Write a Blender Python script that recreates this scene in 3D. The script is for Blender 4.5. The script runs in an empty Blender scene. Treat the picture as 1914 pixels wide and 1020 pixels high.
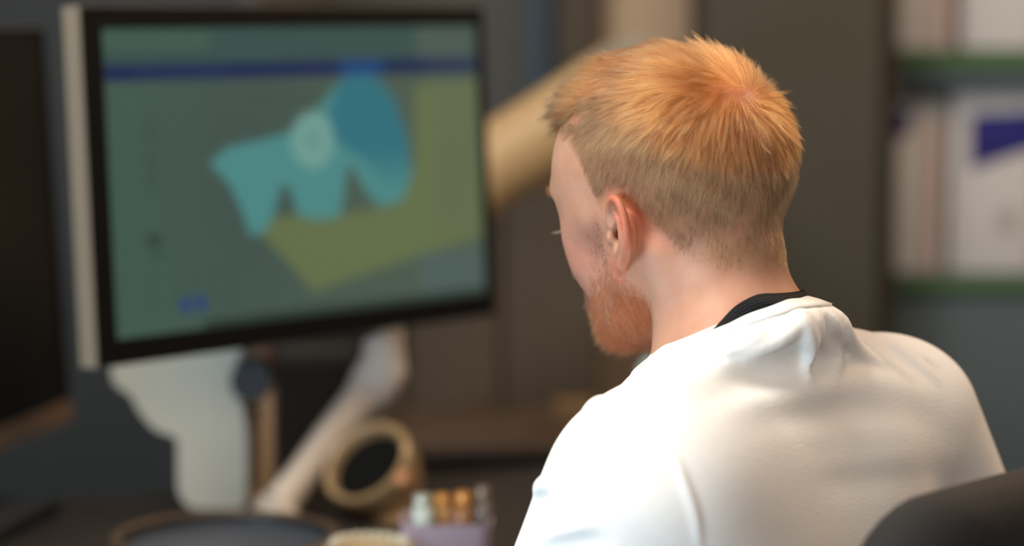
import bpy, bmesh, math, random
import numpy as np
from mathutils import Vector, Matrix
rng = np.random.default_rng(7)
random.seed(7)

# ------------------------------------------------------------------ camera, world, lights
SC = bpy.context.scene
F_PX = 4520.0
CAM_Z, PITCH = 1.27, math.radians(6.2)
cam_data = bpy.data.cameras.new('camera'); cam = bpy.data.objects.new('camera', cam_data)
SC.collection.objects.link(cam); SC.camera = cam
cam.location = (0, 0, CAM_Z); cam.rotation_euler = (math.pi/2 - PITCH, 0, 0)
cam_data.sensor_width = 36.0; cam_data.lens = 85.0
cam_data.clip_start = 0.05; cam_data.clip_end = 60
cam_data.dof.use_dof = True; cam_data.dof.focus_distance = 1.80
cam_data.dof.aperture_fstop = 2.0; cam_data.dof.aperture_blades = 0

world = bpy.data.worlds.new('world'); SC.world = world; world.use_nodes = True
world.node_tree.nodes['Background'].inputs[0].default_value = (0.86, 0.90, 1.0, 1)
world.node_tree.nodes['Background'].inputs[1].default_value = 0.18

def area(name, loc, target, size, power, color, size_y=None, spread=180):
    d = bpy.data.lights.new(name, 'AREA'); d.energy = power; d.color = color
    d.shape = 'RECTANGLE'; d.size = size; d.size_y = size_y or size; d.spread = math.radians(spread)
    o = bpy.data.objects.new(name, d); SC.collection.objects.link(o); o.location = loc
    v = Vector(target) - Vector(loc); o.rotation_euler = v.to_track_quat('-Z', 'Y').to_euler()
    return o
# added unseen area lights: warm key, cool left fill, warm far rim, warm fill
area('key_light', (-0.80, 1.42, 2.70), (0.05, 1.75, 1.0), 0.8, 50, (1.0, 0.91, 0.80))
area('cool_fill_light', (-1.5, 0.25, 0.75), (0.05, 1.75, 0.80), 0.9, 7, (0.62, 0.83, 1.0), None, 70)  # added cool fill for the sleeve
area('warm_rim_light', (1.5, 3.1, 2.3), (0.3, 1.8, 1.1), 0.5, 24, (1.0, 0.62, 0.32))
area('warm_fill_light', (0.7, -0.3, 2.4), (0.25, 1.9, 1.0), 1.2, 5.5, (1.0, 0.80, 0.62), None, 80)  # added warm fill for the right side of the shirt
area('shelf_area_light', (0.6, 2.9, 2.9), (0.5, 4.4, 1.2), 1.0, 8, (1.0, 0.9, 0.8))  # unseen area light aimed at the shelves

vs = SC.view_settings
vs.view_transform = 'Standard'; vs.look = 'None'; vs.gamma = 1.0; vs.use_curve_mapping = False
vs.exposure = 0.0

# ------------------------------------------------------------------ helpers
CP, SP = math.cos(PITCH), math.sin(PITCH)
def W(px, py, y):
    """world point seen at photo pixel (px, py) at world distance y"""
    dx, dy = (px-957)/F_PX, (510-py)/F_PX
    f, up = CP + dy*SP, -SP + dy*CP
    return Vector((dx/f*y, y, CAM_Z + up/f*y))

def lin(r, g, b):
    def c(v):
        v /= 255.0
        return v/12.92 if v <= 0.04045 else ((v+0.055)/1.055)**2.4
    return (c(r), c(g), c(b), 1.0)

def mat(name, col, rough=0.6, metal=0.0, spec=0.5, noise=0.0, nscale=20, bump=0.0, bscale=200, emit=None, estr=0, trans=0.0, alpha=1.0, sheen=0.0, coat=0.0):
    m = bpy.data.materials.new(name); m.use_nodes = True
    nt = m.node_tree; b = nt.nodes['Principled BSDF']
    b.inputs['Base Color'].default_value = col
    b.inputs['Roughness'].default_value = rough; b.inputs['Metallic'].default_value = metal
    b.inputs['Specular IOR Level'].default_value = spec
    b.inputs['Transmission Weight'].default_value = trans
    b.inputs['Sheen Weight'].default_value = sheen
    b.inputs['Coat Weight'].default_value = coat
    tc = nt.nodes.new('ShaderNodeTexCoord')
    if noise > 0:
        n = nt.nodes.new('ShaderNodeTexNoise'); n.inputs['Scale'].default_value = nscale; n.inputs['Detail'].default_value = 5
        nt.links.new(tc.outputs['Object'], n.inputs['Vector'])
        mx = nt.nodes.new('ShaderNodeMix'); mx.data_type = 'RGBA'
        c = list(col)
        mx.inputs[6].default_value = [max(0, v*(1-noise)) for v in c[:3]] + [1]
        mx.inputs[7].default_value = [min(1, v*(1+noise)) for v in c[:3]] + [1]
        nt.links.new(n.outputs['Fac'], mx.inputs[0]); nt.links.new(mx.outputs[2], b.inputs['Base Color'])
    if bump > 0:
        n2 = nt.nodes.new('ShaderNodeTexNoise'); n2.inputs['Scale'].default_value = bscale; n2.inputs['Detail'].default_value = 3
        nt.links.new(tc.outputs['Object'], n2.inputs['Vector'])
        bp = nt.nodes.new('ShaderNodeBump'); bp.inputs['Strength'].default_value = bump; bp.inputs['Distance'].default_value = 0.002
        nt.links.new(n2.outputs['Fac'], bp.inputs['Height']); nt.links.new(bp.outputs['Normal'], b.inputs['Normal'])
    if emit:
        b.inputs['Emission Color'].default_value = emit; b.inputs['Emission Strength'].default_value = estr
    return m

def link(o, parent=None):
    SC.collection.objects.link(o)
    if parent is not None: o.parent = parent
    return o
def tag(o, label=None, cat=None, group=None, kind=None):
    if label: o['label'] = label
    if cat: o['category'] = cat
    if group: o['group'] = group
    if kind: o['kind'] = kind
    return o
def thing(name, label, cat, loc=(0, 0, 0), rotz=0.0, group=None):
    o = bpy.data.objects.new(name, None); SC.collection.objects.link(o)
    o.location = loc; o.rotation_euler = (0, 0, rotz); o.empty_display_size = 0.05
    return tag(o, label, cat, group)

def mesh_obj(name, verts, faces, material, parent=None, smooth=True):
    me = bpy.data.meshes.new(name)
    me.from_pydata([tuple(map(float, v)) for v in verts], [], [tuple(int(i) for i in f) for f in faces])
    me.validate(); me.update()
    if smooth: me.polygons.foreach_set('use_smooth', [True]*len(me.polygons))
    if material: me.materials.append(material)
    return link(bpy.data.objects.new(name, me), parent)

def bm_obj(name, bm, material, parent=None, smooth=True, bevel=0.0, seg=3):
    if bevel > 0:
        bmesh.ops.bevel(bm, geom=[e for e in bm.edges if len(e.link_faces) == 2 and e.calc_face_angle(0) > 0.6],
                        offset=bevel, segments=seg, profile=0.5, affect='EDGES', clamp_overlap=True)
    bmesh.ops.recalc_face_normals(bm, faces=bm.faces)
    me = bpy.data.meshes.new(name); bm.to_mesh(me); bm.free()
    if material: me.materials.append(material)
    if smooth:
        me.polygons.foreach_set('use_smooth', [True]*len(me.polygons))
        try: me.set_sharp_from_angle(angle=math.radians(50))
        except Exception: pass
    return link(bpy.data.objects.new(name, me), parent)

def add_box(bm, c, s, rot=None):
    m = Matrix.Translation(c) @ (rot.to_4x4() if rot is not None else Matrix.Identity(4)) @ Matrix.Diagonal((s[0], s[1], s[2], 1))
    bmesh.ops.create_cube(bm, size=1.0, matrix=m)
def box(name, c, s, material, parent=None, bevel=0.002, rot=None, seg=2):
    bm = bmesh.new(); add_box(bm, c, s, rot)
    return bm_obj(name, bm, material, parent, bevel=bevel, seg=seg)

def add_prism(bm, outline, z0, z1, M=Matrix.Identity(4)):
    """outline: 2D (x, z) points extruded along local y from z0 to z1"""
    a = [bm.verts.new(M @ Vector((x, z0, z))) for x, z in outline]
    b = [bm.verts.new(M @ Vector((x, z1, z))) for x, z in outline]
    bm.faces.new(a); bm.faces.new(b[::-1])
    n = len(outline)
    for i in range(n): bm.faces.new((a[i], a[(i+1) % n], b[(i+1) % n], b[i]))

def add_lathe(bm, prof, M=Matrix.Identity(4), n=48):
    """prof: (r, z) list spun about local z"""
    rings = []
    for r, z in prof:
        if r < 1e-6: rings.append([bm.verts.new(M @ Vector((0, 0, z)))])
        else: rings.append([bm.verts.new(M @ Vector((r*math.cos(2*math.pi*i/n), r*math.sin(2*math.pi*i/n), z))) for i in range(n)])
    for A, B in zip(rings[:-1], rings[1:]):
        for i in range(n):
            j = (i+1) % n
            if len(A) == 1 and len(B) == 1: continue
            if len(A) == 1: bm.faces.new((A[0], B[i], B[j]))
            elif len(B) == 1: bm.faces.new((A[i], A[j], B[0]))
            else: bm.faces.new((A[i], A[j], B[j], B[i]))

def smooth_path(pts, n=8):
    """Catmull-Rom through pts (k-dim)"""
    P = [np.array(p, float) for p in pts]; P = [2*P[0]-P[1]] + P + [2*P[-1]-P[-2]]
    out = []
    for i in range(1, len(P)-2):
        for k in range(n):
            t = k/n
            out.append(0.5*((2*P[i]) + (-P[i-1]+P[i+1])*t + (2*P[i-1]-5*P[i]+4*P[i+1]-P[i+2])*t*t + (-P[i-1]+3*P[i]-3*P[i+1]+P[i+2])*t**3))
    out.append(P[-2]); return np.array(out)

def add_tube(bm, pts, radii, n=16, cap=True, flat=1.0, up=(0, 0, 1)):
    pts = [Vector(p) for p in pts]
    if not hasattr(radii, '__len__'): radii = [radii]*len(pts)
    rings = []; prev = None
    for i, p in enumerate(pts):
        t = (pts[min(i+1, len(pts)-1)] - pts[max(i-1, 0)]).normalized()
        if prev is None:
            u = Vector(up)
            if abs(u.dot(t)) > 0.95: u = Vector((1, 0, 0))
            a = (u - t*u.dot(t)).normalized()
        else: a = (prev - t*prev.dot(t)).normalized()
        prev = a; b = t.cross(a)
        rings.append([bm.verts.new(p + (a*math.cos(2*math.pi*k/n) + b*flat*math.sin(2*math.pi*k/n))*radii[i]) for k in range(n)])
    for A, B in zip(rings[:-1], rings[1:]):
        for k in range(n): bm.faces.new((A[k], A[(k+1) % n], B[(k+1) % n], B[k]))
    if cap:
        bm.faces.new(rings[0][::-1]); bm.faces.new(rings[-1])

# ------------------------------------------------------------------ implicit surfaces
def surface_nets(f, lo, hi, h):
    lo = np.array(lo, np.float64); n = np.ceil((np.array(hi)-lo)/h).astype(int)+1
    xs, ys, zs = (lo[i]+h*np.arange(n[i]) for i in range(3))
    # coarse pass first, then the fine samples only near the surface
    K = 4
    cx = [lo[i]+h*K*(np.arange((n[i]+K-1)//K)+0.375) for i in range(3)]
    G = np.stack(np.meshgrid(*cx, indexing='ij'), -1).reshape(-1, 3).astype(np.float32)
    C = f(G).reshape([len(c) for c in cx])
    V = np.repeat(np.repeat(np.repeat(C, K, 0), K, 1), K, 2)[:n[0], :n[1], :n[2]].astype(np.float32).copy()
    band = np.argwhere(np.abs(V) < h*K*2.2)
    for i0 in range(0, len(band), 400000):
        bb = band[i0:i0+400000]
        V[tuple(bb.T)] = f((lo+bb*h).astype(np.float32))
    S = V < 0
    c = S[:-1, :-1, :-1].astype(np.int8)
    tot = np.zeros(np.array(S.shape)-1, np.int8)
    for a in (0, 1):
        for b in (0, 1):
            for d in (0, 1):
                tot += S[a:S.shape[0]-1+a, b:S.shape[1]-1+b, d:S.shape[2]-1+d]
    act = np.argwhere((tot > 0) & (tot < 8))
    idx = -np.ones(tot.shape, np.int64); idx[tuple(act.T)] = np.arange(len(act))
    pos = np.zeros((len(act), 3)); cnt = np.zeros(len(act))
    E = []
    for a in (0, 1):
        for b in (0, 1):
            E += [((0, a, b), (1, a, b)), ((a, 0, b), (a, 1, b)), ((a, b, 0), (a, b, 1))]
    for p, q in E:
        p = np.array(p); q = np.array(q)
        v0 = V[tuple((act+p).T)]; v1 = V[tuple((act+q).T)]
        m = (v0 < 0) != (v1 < 0)
        t = np.where(m, v0/np.where(m, v0-v1, 1), 0)
        pos += (p+(q-p)*t[:, None])*m[:, None]; cnt += m
    verts = lo + (act + pos/cnt[:, None])*h
    quads = []
    for ax in range(3):
        o1, o2 = [(1, 2), (2, 0), (0, 1)][ax]
        sl0 = [slice(None)]*3; sl1 = [slice(None)]*3
        sl0[ax] = slice(0, -1); sl1[ax] = slice(1, None)
        A, B = S[tuple(sl0)], S[tuple(sl1)]
        e = np.argwhere(A != B)
        e = e[(e[:, o1] > 0) & (e[:, o2] > 0) & (e[:, o1] < S.shape[o1]-1) & (e[:, o2] < S.shape[o2]-1)]
        u = np.zeros(3, int); u[o1] = 1; w = np.zeros(3, int); w[o2] = 1
        q = np.stack([idx[tuple((e-u-w).T)], idx[tuple((e-w).T)], idx[tuple(e.T)], idx[tuple((e-u).T)]], -1)
        fl = ~A[tuple(e.T)]
        q[fl] = q[fl][:, ::-1]
        quads.append(q)
    Q = np.concatenate(quads); Q = Q[(Q >= 0).all(1)]
    return verts, Q

def grad(f, P, e=0.0006):
    g = np.zeros(P.shape)
    for i in range(3):
        d = np.zeros(3); d[i] = e
        g[:, i] = (f((P+d).astype(np.float32))-f((P-d).astype(np.float32))).astype(np.float64)
    return g/(2*e)
def project(f, P, it=2, maxstep=0.002):
    for _ in range(it):
        g = grad(f, P); v = f(P.astype(np.float32)).astype(np.float64)
        st = v/np.maximum((g*g).sum(1), 0.05)
        P = P - np.clip(st, -maxstep, maxstep)[:, None]*g
    return P
def subdiv(P, Q):
    """linear quad subdivision"""
    E = np.sort(np.concatenate([Q[:, [0, 1]], Q[:, [1, 2]], Q[:, [2, 3]], Q[:, [3, 0]]]), 1)
    U, inv = np.unique(E, axis=0, return_inverse=True); inv = inv.reshape(-1)
    n, k = len(P), len(Q)
    P2 = np.concatenate([P, P[U].mean(1), P[Q].mean(1)])
    e = [n+inv[i*k:(i+1)*k] for i in range(4)]; c = n+len(U)+np.arange(k)
    Q2 = np.concatenate([np.stack([Q[:, i], e[i], c, e[(i-1) % 4]], -1) for i in range(4)])
    return P2, Q2

def smin(a, b, k):
    h = np.maximum(k-np.abs(a-b), 0)/k
    return np.minimum(a, b)-h*h*k*0.25
def smax(a, b, k): return -smin(-a, -b, k)
def ell(p, c, r, R=None):
    q = p-np.array(c, np.float32)
    if R is not None: q = q@np.array(R, np.float32).T
    r = np.array(r, np.float32)
    k0 = np.sqrt(((q/r)**2).sum(1)); k1 = np.sqrt(((q/(r*r))**2).sum(1))
    return k0*(k0-1)/np.maximum(k1, 1e-6)
def cap(p, a, b, ra, rb=None):
    rb = ra if rb is None else rb
    a = np.array(a, np.float32); b = np.array(b, np.float32)
    ba = b-a; pa = p-a
    t = np.clip(pa@ba/(ba@ba), 0, 1)
    d = pa-t[:, None]*ba
    return np.sqrt((d*d).sum(1))-(ra+(rb-ra)*t)
def chain(p, pts, rad, k=0.0):
    d = None
    for i in range(len(pts)-1):
        c = cap(p, pts[i], pts[i+1], rad[i], rad[i+1])
        d = c if d is None else (np.minimum(d, c) if k == 0 else smin(d, c, k))
    return d
def rotx(a): c, s = math.cos(a), math.sin(a); return np.array([[1, 0, 0], [0, c, -s], [0, s, c]])
def roty(a): c, s = math.cos(a), math.sin(a); return np.array([[c, 0, s], [0, 1, 0], [-s, 0, c]])
def rotz(a): c, s = math.cos(a), math.sin(a); return np.array([[c, -s, 0], [s, c, 0], [0, 0, 1]])
# ------------------------------------------------------------------ the man: frames
TH_H, TH_B = math.radians(48), math.radians(43)
HEAD_PITCH, HEAD_ROLL = math.radians(20), math.radians(0)
HEAD_O = np.array([0.1255, 1.850, 1.120])
C7 = np.array([0.212, 1.765, 1.050])
def yawframe(th):   # columns: forward, left, up
    return np.array([[-math.cos(th), -math.sin(th), 0], [math.sin(th), -math.cos(th), 0], [0, 0, 1.0]])
RB = yawframe(TH_B)
RH = yawframe(TH_H) @ roty(HEAD_PITCH) @ rotx(HEAD_ROLL)
def to_head(P): return ((P-HEAD_O)@RH).astype(np.float32)
def to_body(P): return ((P-C7)@RB).astype(np.float32)
def head_w(p): return np.asarray(p)@RH.T+HEAD_O
def body_w(p): return np.asarray(p)@RB.T+C7

# ear frame (left ear, in mirrored head coordinates): x back, y up, z out
EAR_O = np.array([-0.002, 0.0725, -0.0175]); FL = math.radians(17)
EX = np.array([-math.cos(FL), math.sin(FL), 0.0]); EZ = np.array([math.sin(FL), math.cos(FL), 0.0]); EY = np.array([0, 0, 1.0])
ET = math.radians(17)    # the ear leans back at its top
EX, EY = EX*math.cos(ET)-EY*math.sin(ET), EX*math.sin(ET)+EY*math.cos(ET)
RE = np.stack([EX, EY, EZ], 1)
mm = 0.00088
def sd_ear(p):
    q = (p-EAR_O.astype(np.float32))@RE.astype(np.float32)/mm      # mm
    q = q.astype(np.float32)
    z = q.copy(); 
    plate = ell(q, (13, 1, 0.8), (16.5, 28, 3.0))
    lobe = ell(q, (7.5, -22, 1.2), (8.5, 12, 4.0))
    d = smin(plate, lobe, 4)
    # helix rim
    H = smooth_path([(3, 3, 1.5), (-1, 9, 3.0), (-1, 19, 3.5), (4, 27, 4.0), (12, 31, 4.5), (21, 28.5, 5.0), (27, 20, 5.0), (29, 9, 4.6), (27.5, -3, 4.0), (22, -13, 3.2), (15, -21, 2.6), (10, -28, 2.0)], 7)
    R = np.interp(np.linspace(0, 1, len(H)), [0, .2, .5, .8, 1], [2.6, 3.2, 3.6, 3.3, 3.0])
    d = smin(d, chain(q, H, R), 2.2)
    # antihelix
    A = smooth_path([(9, 22, 2.5), (16, 15, 4.2), (20, 6, 5.2), (19.5, -3, 5.2), (15, -11, 4.6), (8, -15.5, 4.0)], 6)
    d = smin(d, chain(q, A, [2.4]*len(A)), 4.5)
    # concha hollow behind it, opened into the head
    d = smax(d, -ell(q, (9.5, -1.0, 2.5), (8.0, 10.5, 7.0)), 2.0)
    d = smax(d, -ell(q, (12, 21, 4.5), (7, 4.0, 2.6), rotz(math.radians(35))), 1.5)
    # concha wall joining the ear to the head
    wall = ell(q, (9, 0, -5.5), (15.5, 20, 7.0))
    wall = smax(wall, -ell(q, (8.5, -1.5, 0.5), (8.5, 11.0, 9.0)), 1.5)
    d = smin(d, wall, 3.0)
    tr = ell(q, (-1.5, -3, 3.2), (3.6, 5.2, 4.2))
    d = smin(d, tr, 2.5)
    return d*mm

def sd_head(P):
    p0 = to_head(P)
    sgn = p0[:, 1] > 0
    p = p0.copy(); p[:, 1] = np.abs(p[:, 1])        # symmetric
    d = ell(p, (-0.004, 0, 0.040), (0.0935, 0.0745, 0.081))
    d = smin(d, ell(p, (-0.038, 0, 0.018), (0.065, 0.067, 0.064)), 0.03)
    d = smin(d, ell(p, (0.031, 0, 0.016), (0.063, 0.062, 0.078)), 0.03)       # forehead to cheek
    d = smin(d, ell(p, (0.038, 0, -0.045), (0.048, 0.052, 0.052)), 0.03)      # jaw mass
    d = smin(d, cap(p, (0.004, 0.053, -0.048), (0.080, 0.016, -0.075), 0.0145, 0.012), 0.025)
    d = smin(d, cap(p, (0.000, 0.062, -0.010), (0.004, 0.054, -0.045), 0.012, 0.014), 0.02)
    d = smin(d, ell(p, (0.058, 0.029, -0.018), (0.027, 0.023, 0.027)), 0.02)  # cheek
    d = smin(d, cap(p, (0.030, 0.056, 0.004), (0.062, 0.041, 0.000), 0.009, 0.008), 0.02)   # zygoma
    d = smin(d, cap(p, (0.086, 0.006, 0.036), (0.074, 0.039, 0.038), 0.010, 0.008), 0.012)  # brow
    d = smax(d, -ell(p, (0.094, 0.034, 0.019), (0.020, 0.024, 0.013)), 0.012)  # socket
    d = smin(d, ell(p, (0.0745, 0.030, 0.018), (0.0130, 0.0140, 0.0105)), 0.004)  # lids over the eyeball
    d = smax(d, -cap(p, (0.0890, 0.021, 0.012), (0.0850, 0.040, 0.013), 0.0012), 0.002)  # lid crease (looking down)
    d = smin(d, cap(p, (0.090, 0, 0.024), (0.113, 0, -0.016), 0.0065, 0.0085), 0.010)  # nose bridge
    d = smin(d, ell(p, (0.113, 0, -0.020), (0.011, 0.010, 0.009)), 0.006)
    d = smin(d, ell(p, (0.101, 0.0115, -0.023), (0.010, 0.0065, 0.0065)), 0.005)
    d = smax(d, -ell(p, (0.106, 0.0065, -0.030), (0.005, 0.0028, 0.004)), 0.002)
    d = smin(d, ell(p, (0.086, 0, -0.048), (0.016, 0.026, 0.022)), 0.015)     # muzzle
    d = smin(d, cap(p, (0.1000, 0, -0.046), (0.0915, 0.020, -0.049), 0.0042, 0.0022), 0.004)
    d = smin(d, cap(p, (0.0990, 0, -0.056), (0.0915, 0.017, -0.054), 0.0052, 0.0025), 0.004)
    d = smax(d, -cap(p, (0.1045, 0, -0.0505), (0.0935, 0.022, -0.0515), 0.0010), 0.0015)
    d = smin(d, ell(p, (0.080, 0, -0.076), (0.018, 0.020, 0.014)), 0.015)     # chin
    near = (np.abs(p-np.array([-0.012, 0.082, -0.012], np.float32)) < np.array([0.045, 0.035, 0.055], np.float32)).all(1)
    if near.any():
        e = sd_ear(p[near]); d = d.copy()
        d[near] = smin(d[near], e, 0.003)
        # ear canal
        d[near] = smax(d[near], -cap(p[near], (-0.009, 0.080, -0.020), (-0.004, 0.060, -0.019), 0.0045), 0.003)
    return d

def sd_neck(P):
    p = to_head(P); b = to_body(P)
    # spine line of the neck, from skull base (head frame) to the root of the neck (body frame)
    top = to_body(head_w([[-0.030, 0, -0.025]]))[0]; thr = to_body(head_w([[0.000, 0, -0.062]]))[0]
    d = cap(b, top, (0.056, 0, -0.065), 0.047, 0.050)
    d = smin(d, cap(b, to_body(head_w([[-0.050, 0, -0.020]]))[0], (0.058, 0, -0.060), 0.028, 0.040), 0.03)
    d = smin(d, cap(b, thr, (0.058, 0, -0.088), 0.030, 0.036), 0.03)
    for s in (-1, 1):       # sternomastoid and trapezius edges
        ms = to_body(head_w([[-0.020, s*0.048, -0.040]]))[0]
        d = smin(d, cap(b, ms, (0.078, s*0.030, -0.085), 0.012, 0.012), 0.018)
        d = smin(d, cap(b, (0.042, s*0.026, -0.030), (0.046, s*0.115, -0.098), 0.026, 0.026), 0.035)
    return d

LSH, RSH = (0.037, 0.134, -0.126), (0.038, -0.182, -0.110)
LEL, RELB = (0.145, 0.185, -0.375), (0.030, -0.350, -0.350)
LWR, RWR = (0.370, 0.110, -0.294), (0.310, -0.150, -0.294)
def sd_torso(b, k=0.05, arms=True, puff=0.0):
    d = ell(b, (0.085, 0, -0.250), (0.118, 0.165, 0.195))
    d = smin(d, ell(b, (0.070, 0, -0.440), (0.125, 0.160, 0.180)), k)
    d = smin(d, cap(b, (0.055, -0.135, -0.110), (0.050, 0.105, -0.122), 0.050), k)
    for s in (-1, 1):
        sh = LSH if s > 0 else RSH
        d = smin(d, cap(b, (0.048, s*0.026, -0.052), (0.046, sh[1]*0.80, -0.112 if s > 0 else -0.104), 0.032, 0.030), k)
        d = smin(d, ell(b, (0.014, s*0.085, -0.165), (0.050, 0.068, 0.100)), k)
        el = LEL if s > 0 else RELB
        if arms:
            d = smin(d, cap(b, sh, el, 0.055+puff, 0.043+puff*1.6), 0.045)
    d = smin(d, ell(b, (0.032, 0, -0.055), (0.030, 0.034, 0.055)), 0.04)
    return d
def hand_pts(wr, s):
    """finger chains of a hand resting on the desk, palm down, fingers slightly curled"""
    w = np.array(wr); f = np.array([0.86, -0.50*s, 0.0]); f /= np.linalg.norm(f); l = np.array([-f[1], f[0], 0])*s
    u = np.array([0, 0, 1.0]); out = []
    for i, (off, L) in enumerate(((0.030, 0.068), (0.010, 0.078), (-0.010, 0.073), (-0.029, 0.058))):
        k0 = w+f*0.088+l*off*1.0+u*0.004
        out.append(([k0-f*0.03, k0, k0+f*L*0.45-u*0.001+u*0.006, k0+f*L*0.78-u*0.008, k0+f*L*0.97-u*0.019], [0.010, 0.0100, 0.0088, 0.0080, 0.0068]))
    t0 = w+f*0.028+l*0.024
    out.append(([t0, t0+f*0.028+l*0.022-u*0.004, t0+f*0.055+l*0.030-u*0.008, t0+f*0.078+l*0.030-u*0.014], [0.015, 0.0115, 0.0098, 0.0080]))
    return w, f, l, u, out
HAND_BOX = []
def sd_arms(b):
    d = None
    for s, sh, el, wr in ((1, LSH, LEL, LWR), (-1, RSH, RELB, RWR)):
        a = cap(b, sh, el, 0.050, 0.040)
        m = np.array(el)*0.72+np.array(wr)*0.28
        a = smin(a, cap(b, el, m, 0.038, 0.042), 0.02)
        a = smin(a, cap(b, m, wr, 0.041, 0.026), 0.02)
        w, f, l, u, F = hand_pts(wr, s)
        a = smin(a, cap(b, w, w+f*0.03, 0.024, 0.022), 0.015)
        a = smin(a, cap(b, w+f*0.02+l*0.012, w+f*0.082+l*0.020, 0.018, 0.0125), 0.012)
        a = smin(a, cap(b, w+f*0.02-l*0.012, w+f*0.080-l*0.022, 0.018, 0.0120), 0.012)
        for pts, rad in F: a = smin(a, chain(b, pts, rad), 0.003)
        d = a if d is None else np.minimum(d, a)
    return d
HIPS = [(-0.020, s*0.095, -0.500) for s in (-1, 1)]
def sd_person(P):
    b = to_body(P)
    d = sd_torso(b, 0.05, False)
    d = smin(d, sd_neck(P), 0.03)
    d = smin(d, sd_head(P), 0.012)
    d = smin(d, sd_arms(b), 0.03)
    return d
def sd_upper(P):          # head and neck with the root of the shoulders, for the fine grid
    b = to_body(P)
    d = sd_torso(b, 0.05, False)
    d = smin(d, sd_neck(P), 0.03)
    return smin(d, sd_head(P), 0.012)
# ------------------------------------------------------------------ T-shirt, lanyard, trousers
NECK_C = np.array([0.062, 0.0, -0.032]); NT = math.radians(31)     # neck opening: centre, tilt (front lower)
NR = roty(NT)                                                      # its axis leans forward
def neck_g(b):
    q = (b-NECK_C.astype(np.float32))@NR.astype(np.float32)
    r = np.sqrt((q[:, 0]/0.068)**2+(q[:, 1]/0.064)**2)
    return (r-1)*0.066, q[:, 2]
FOLDS = []      # (points in body coords, height, width) raised folds; filled in below
def fold_disp(b, folds):
    d = np.zeros(len(b), np.float32)
    for pts, hgt, wid in folds:
        path = smooth_path(pts, 4).astype(np.float32); best = np.full(len(b), 9.0, np.float32); tt = np.zeros(len(b), np.float32)
        lo = path.min(0)-wid*3.5; hi = path.max(0)+wid*3.5
        m = ((b > lo) & (b < hi)).all(1)
        if not m.any(): continue
        bm_ = b[m]; bs = best[m]; ts = tt[m]
        for i in range(len(path)-1):
            a, c = path[i], path[i+1]; ba = c-a; pa = bm_-a
            t = np.clip(pa@ba/(ba@ba+1e-12), 0, 1); e = pa-t[:, None]*ba; dd = np.sqrt((e*e).sum(1))
            w = dd < bs; bs[w] = dd[w]; ts[w] = (i+t[w])/(len(path)-1)
        env = np.sin(np.clip(ts*0.92+0.04, 0, 1)*math.pi)**0.6
        d[m] += hgt*env*np.exp(-(bs/wid)**2)
    return d
RINGP = [NECK_C+NR@np.array([0.0745*math.cos(a), 0.0705*math.sin(a), -0.017]) for a in np.linspace(0, 2*math.pi, 25)]
def sd_shirt0(b):
    d = sd_torso(b, 0.050, True, 0.006)-0.007
    d = smin(d, chain(b, RINGP, [0.0085]*25), 0.035)        # the neckline stands up round the neck
    d = smin(d, cap(b, (0.024, -0.035, -0.022), (0.046, -0.120, -0.060), 0.016, 0.024), 0.03)
    # cloth hangs off the shoulder blades instead of following the spine
    d = smin(d, ell(b, (0.055, 0, -0.24), (0.098, 0.165, 0.17)), 0.05)
    return d
def sd_shirt(b):
    d = sd_shirt0(b)
    near = np.abs(d) < 0.03
    if FOLDS and near.any():
        d = d.copy(); d[near] -= fold_disp(b[near], FOLDS)
    return d
def ray_body(px, py):
    """where the sight line through a photo pixel meets the shirt, in body coordinates"""
    o = np.array([0, 0, CAM_Z]); d = np.array(W(px, py, 1.0))-o; d /= np.linalg.norm(d); t = 1.3
    for _ in range(200):
        v = float(sd_shirt0(to_body((o+d*t)[None]))[0])
        t += v*0.7
        if v < 0.0003: break
        if t > 2.6: return None
    return to_body((o+d*t)[None])[0].astype(float)
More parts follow.
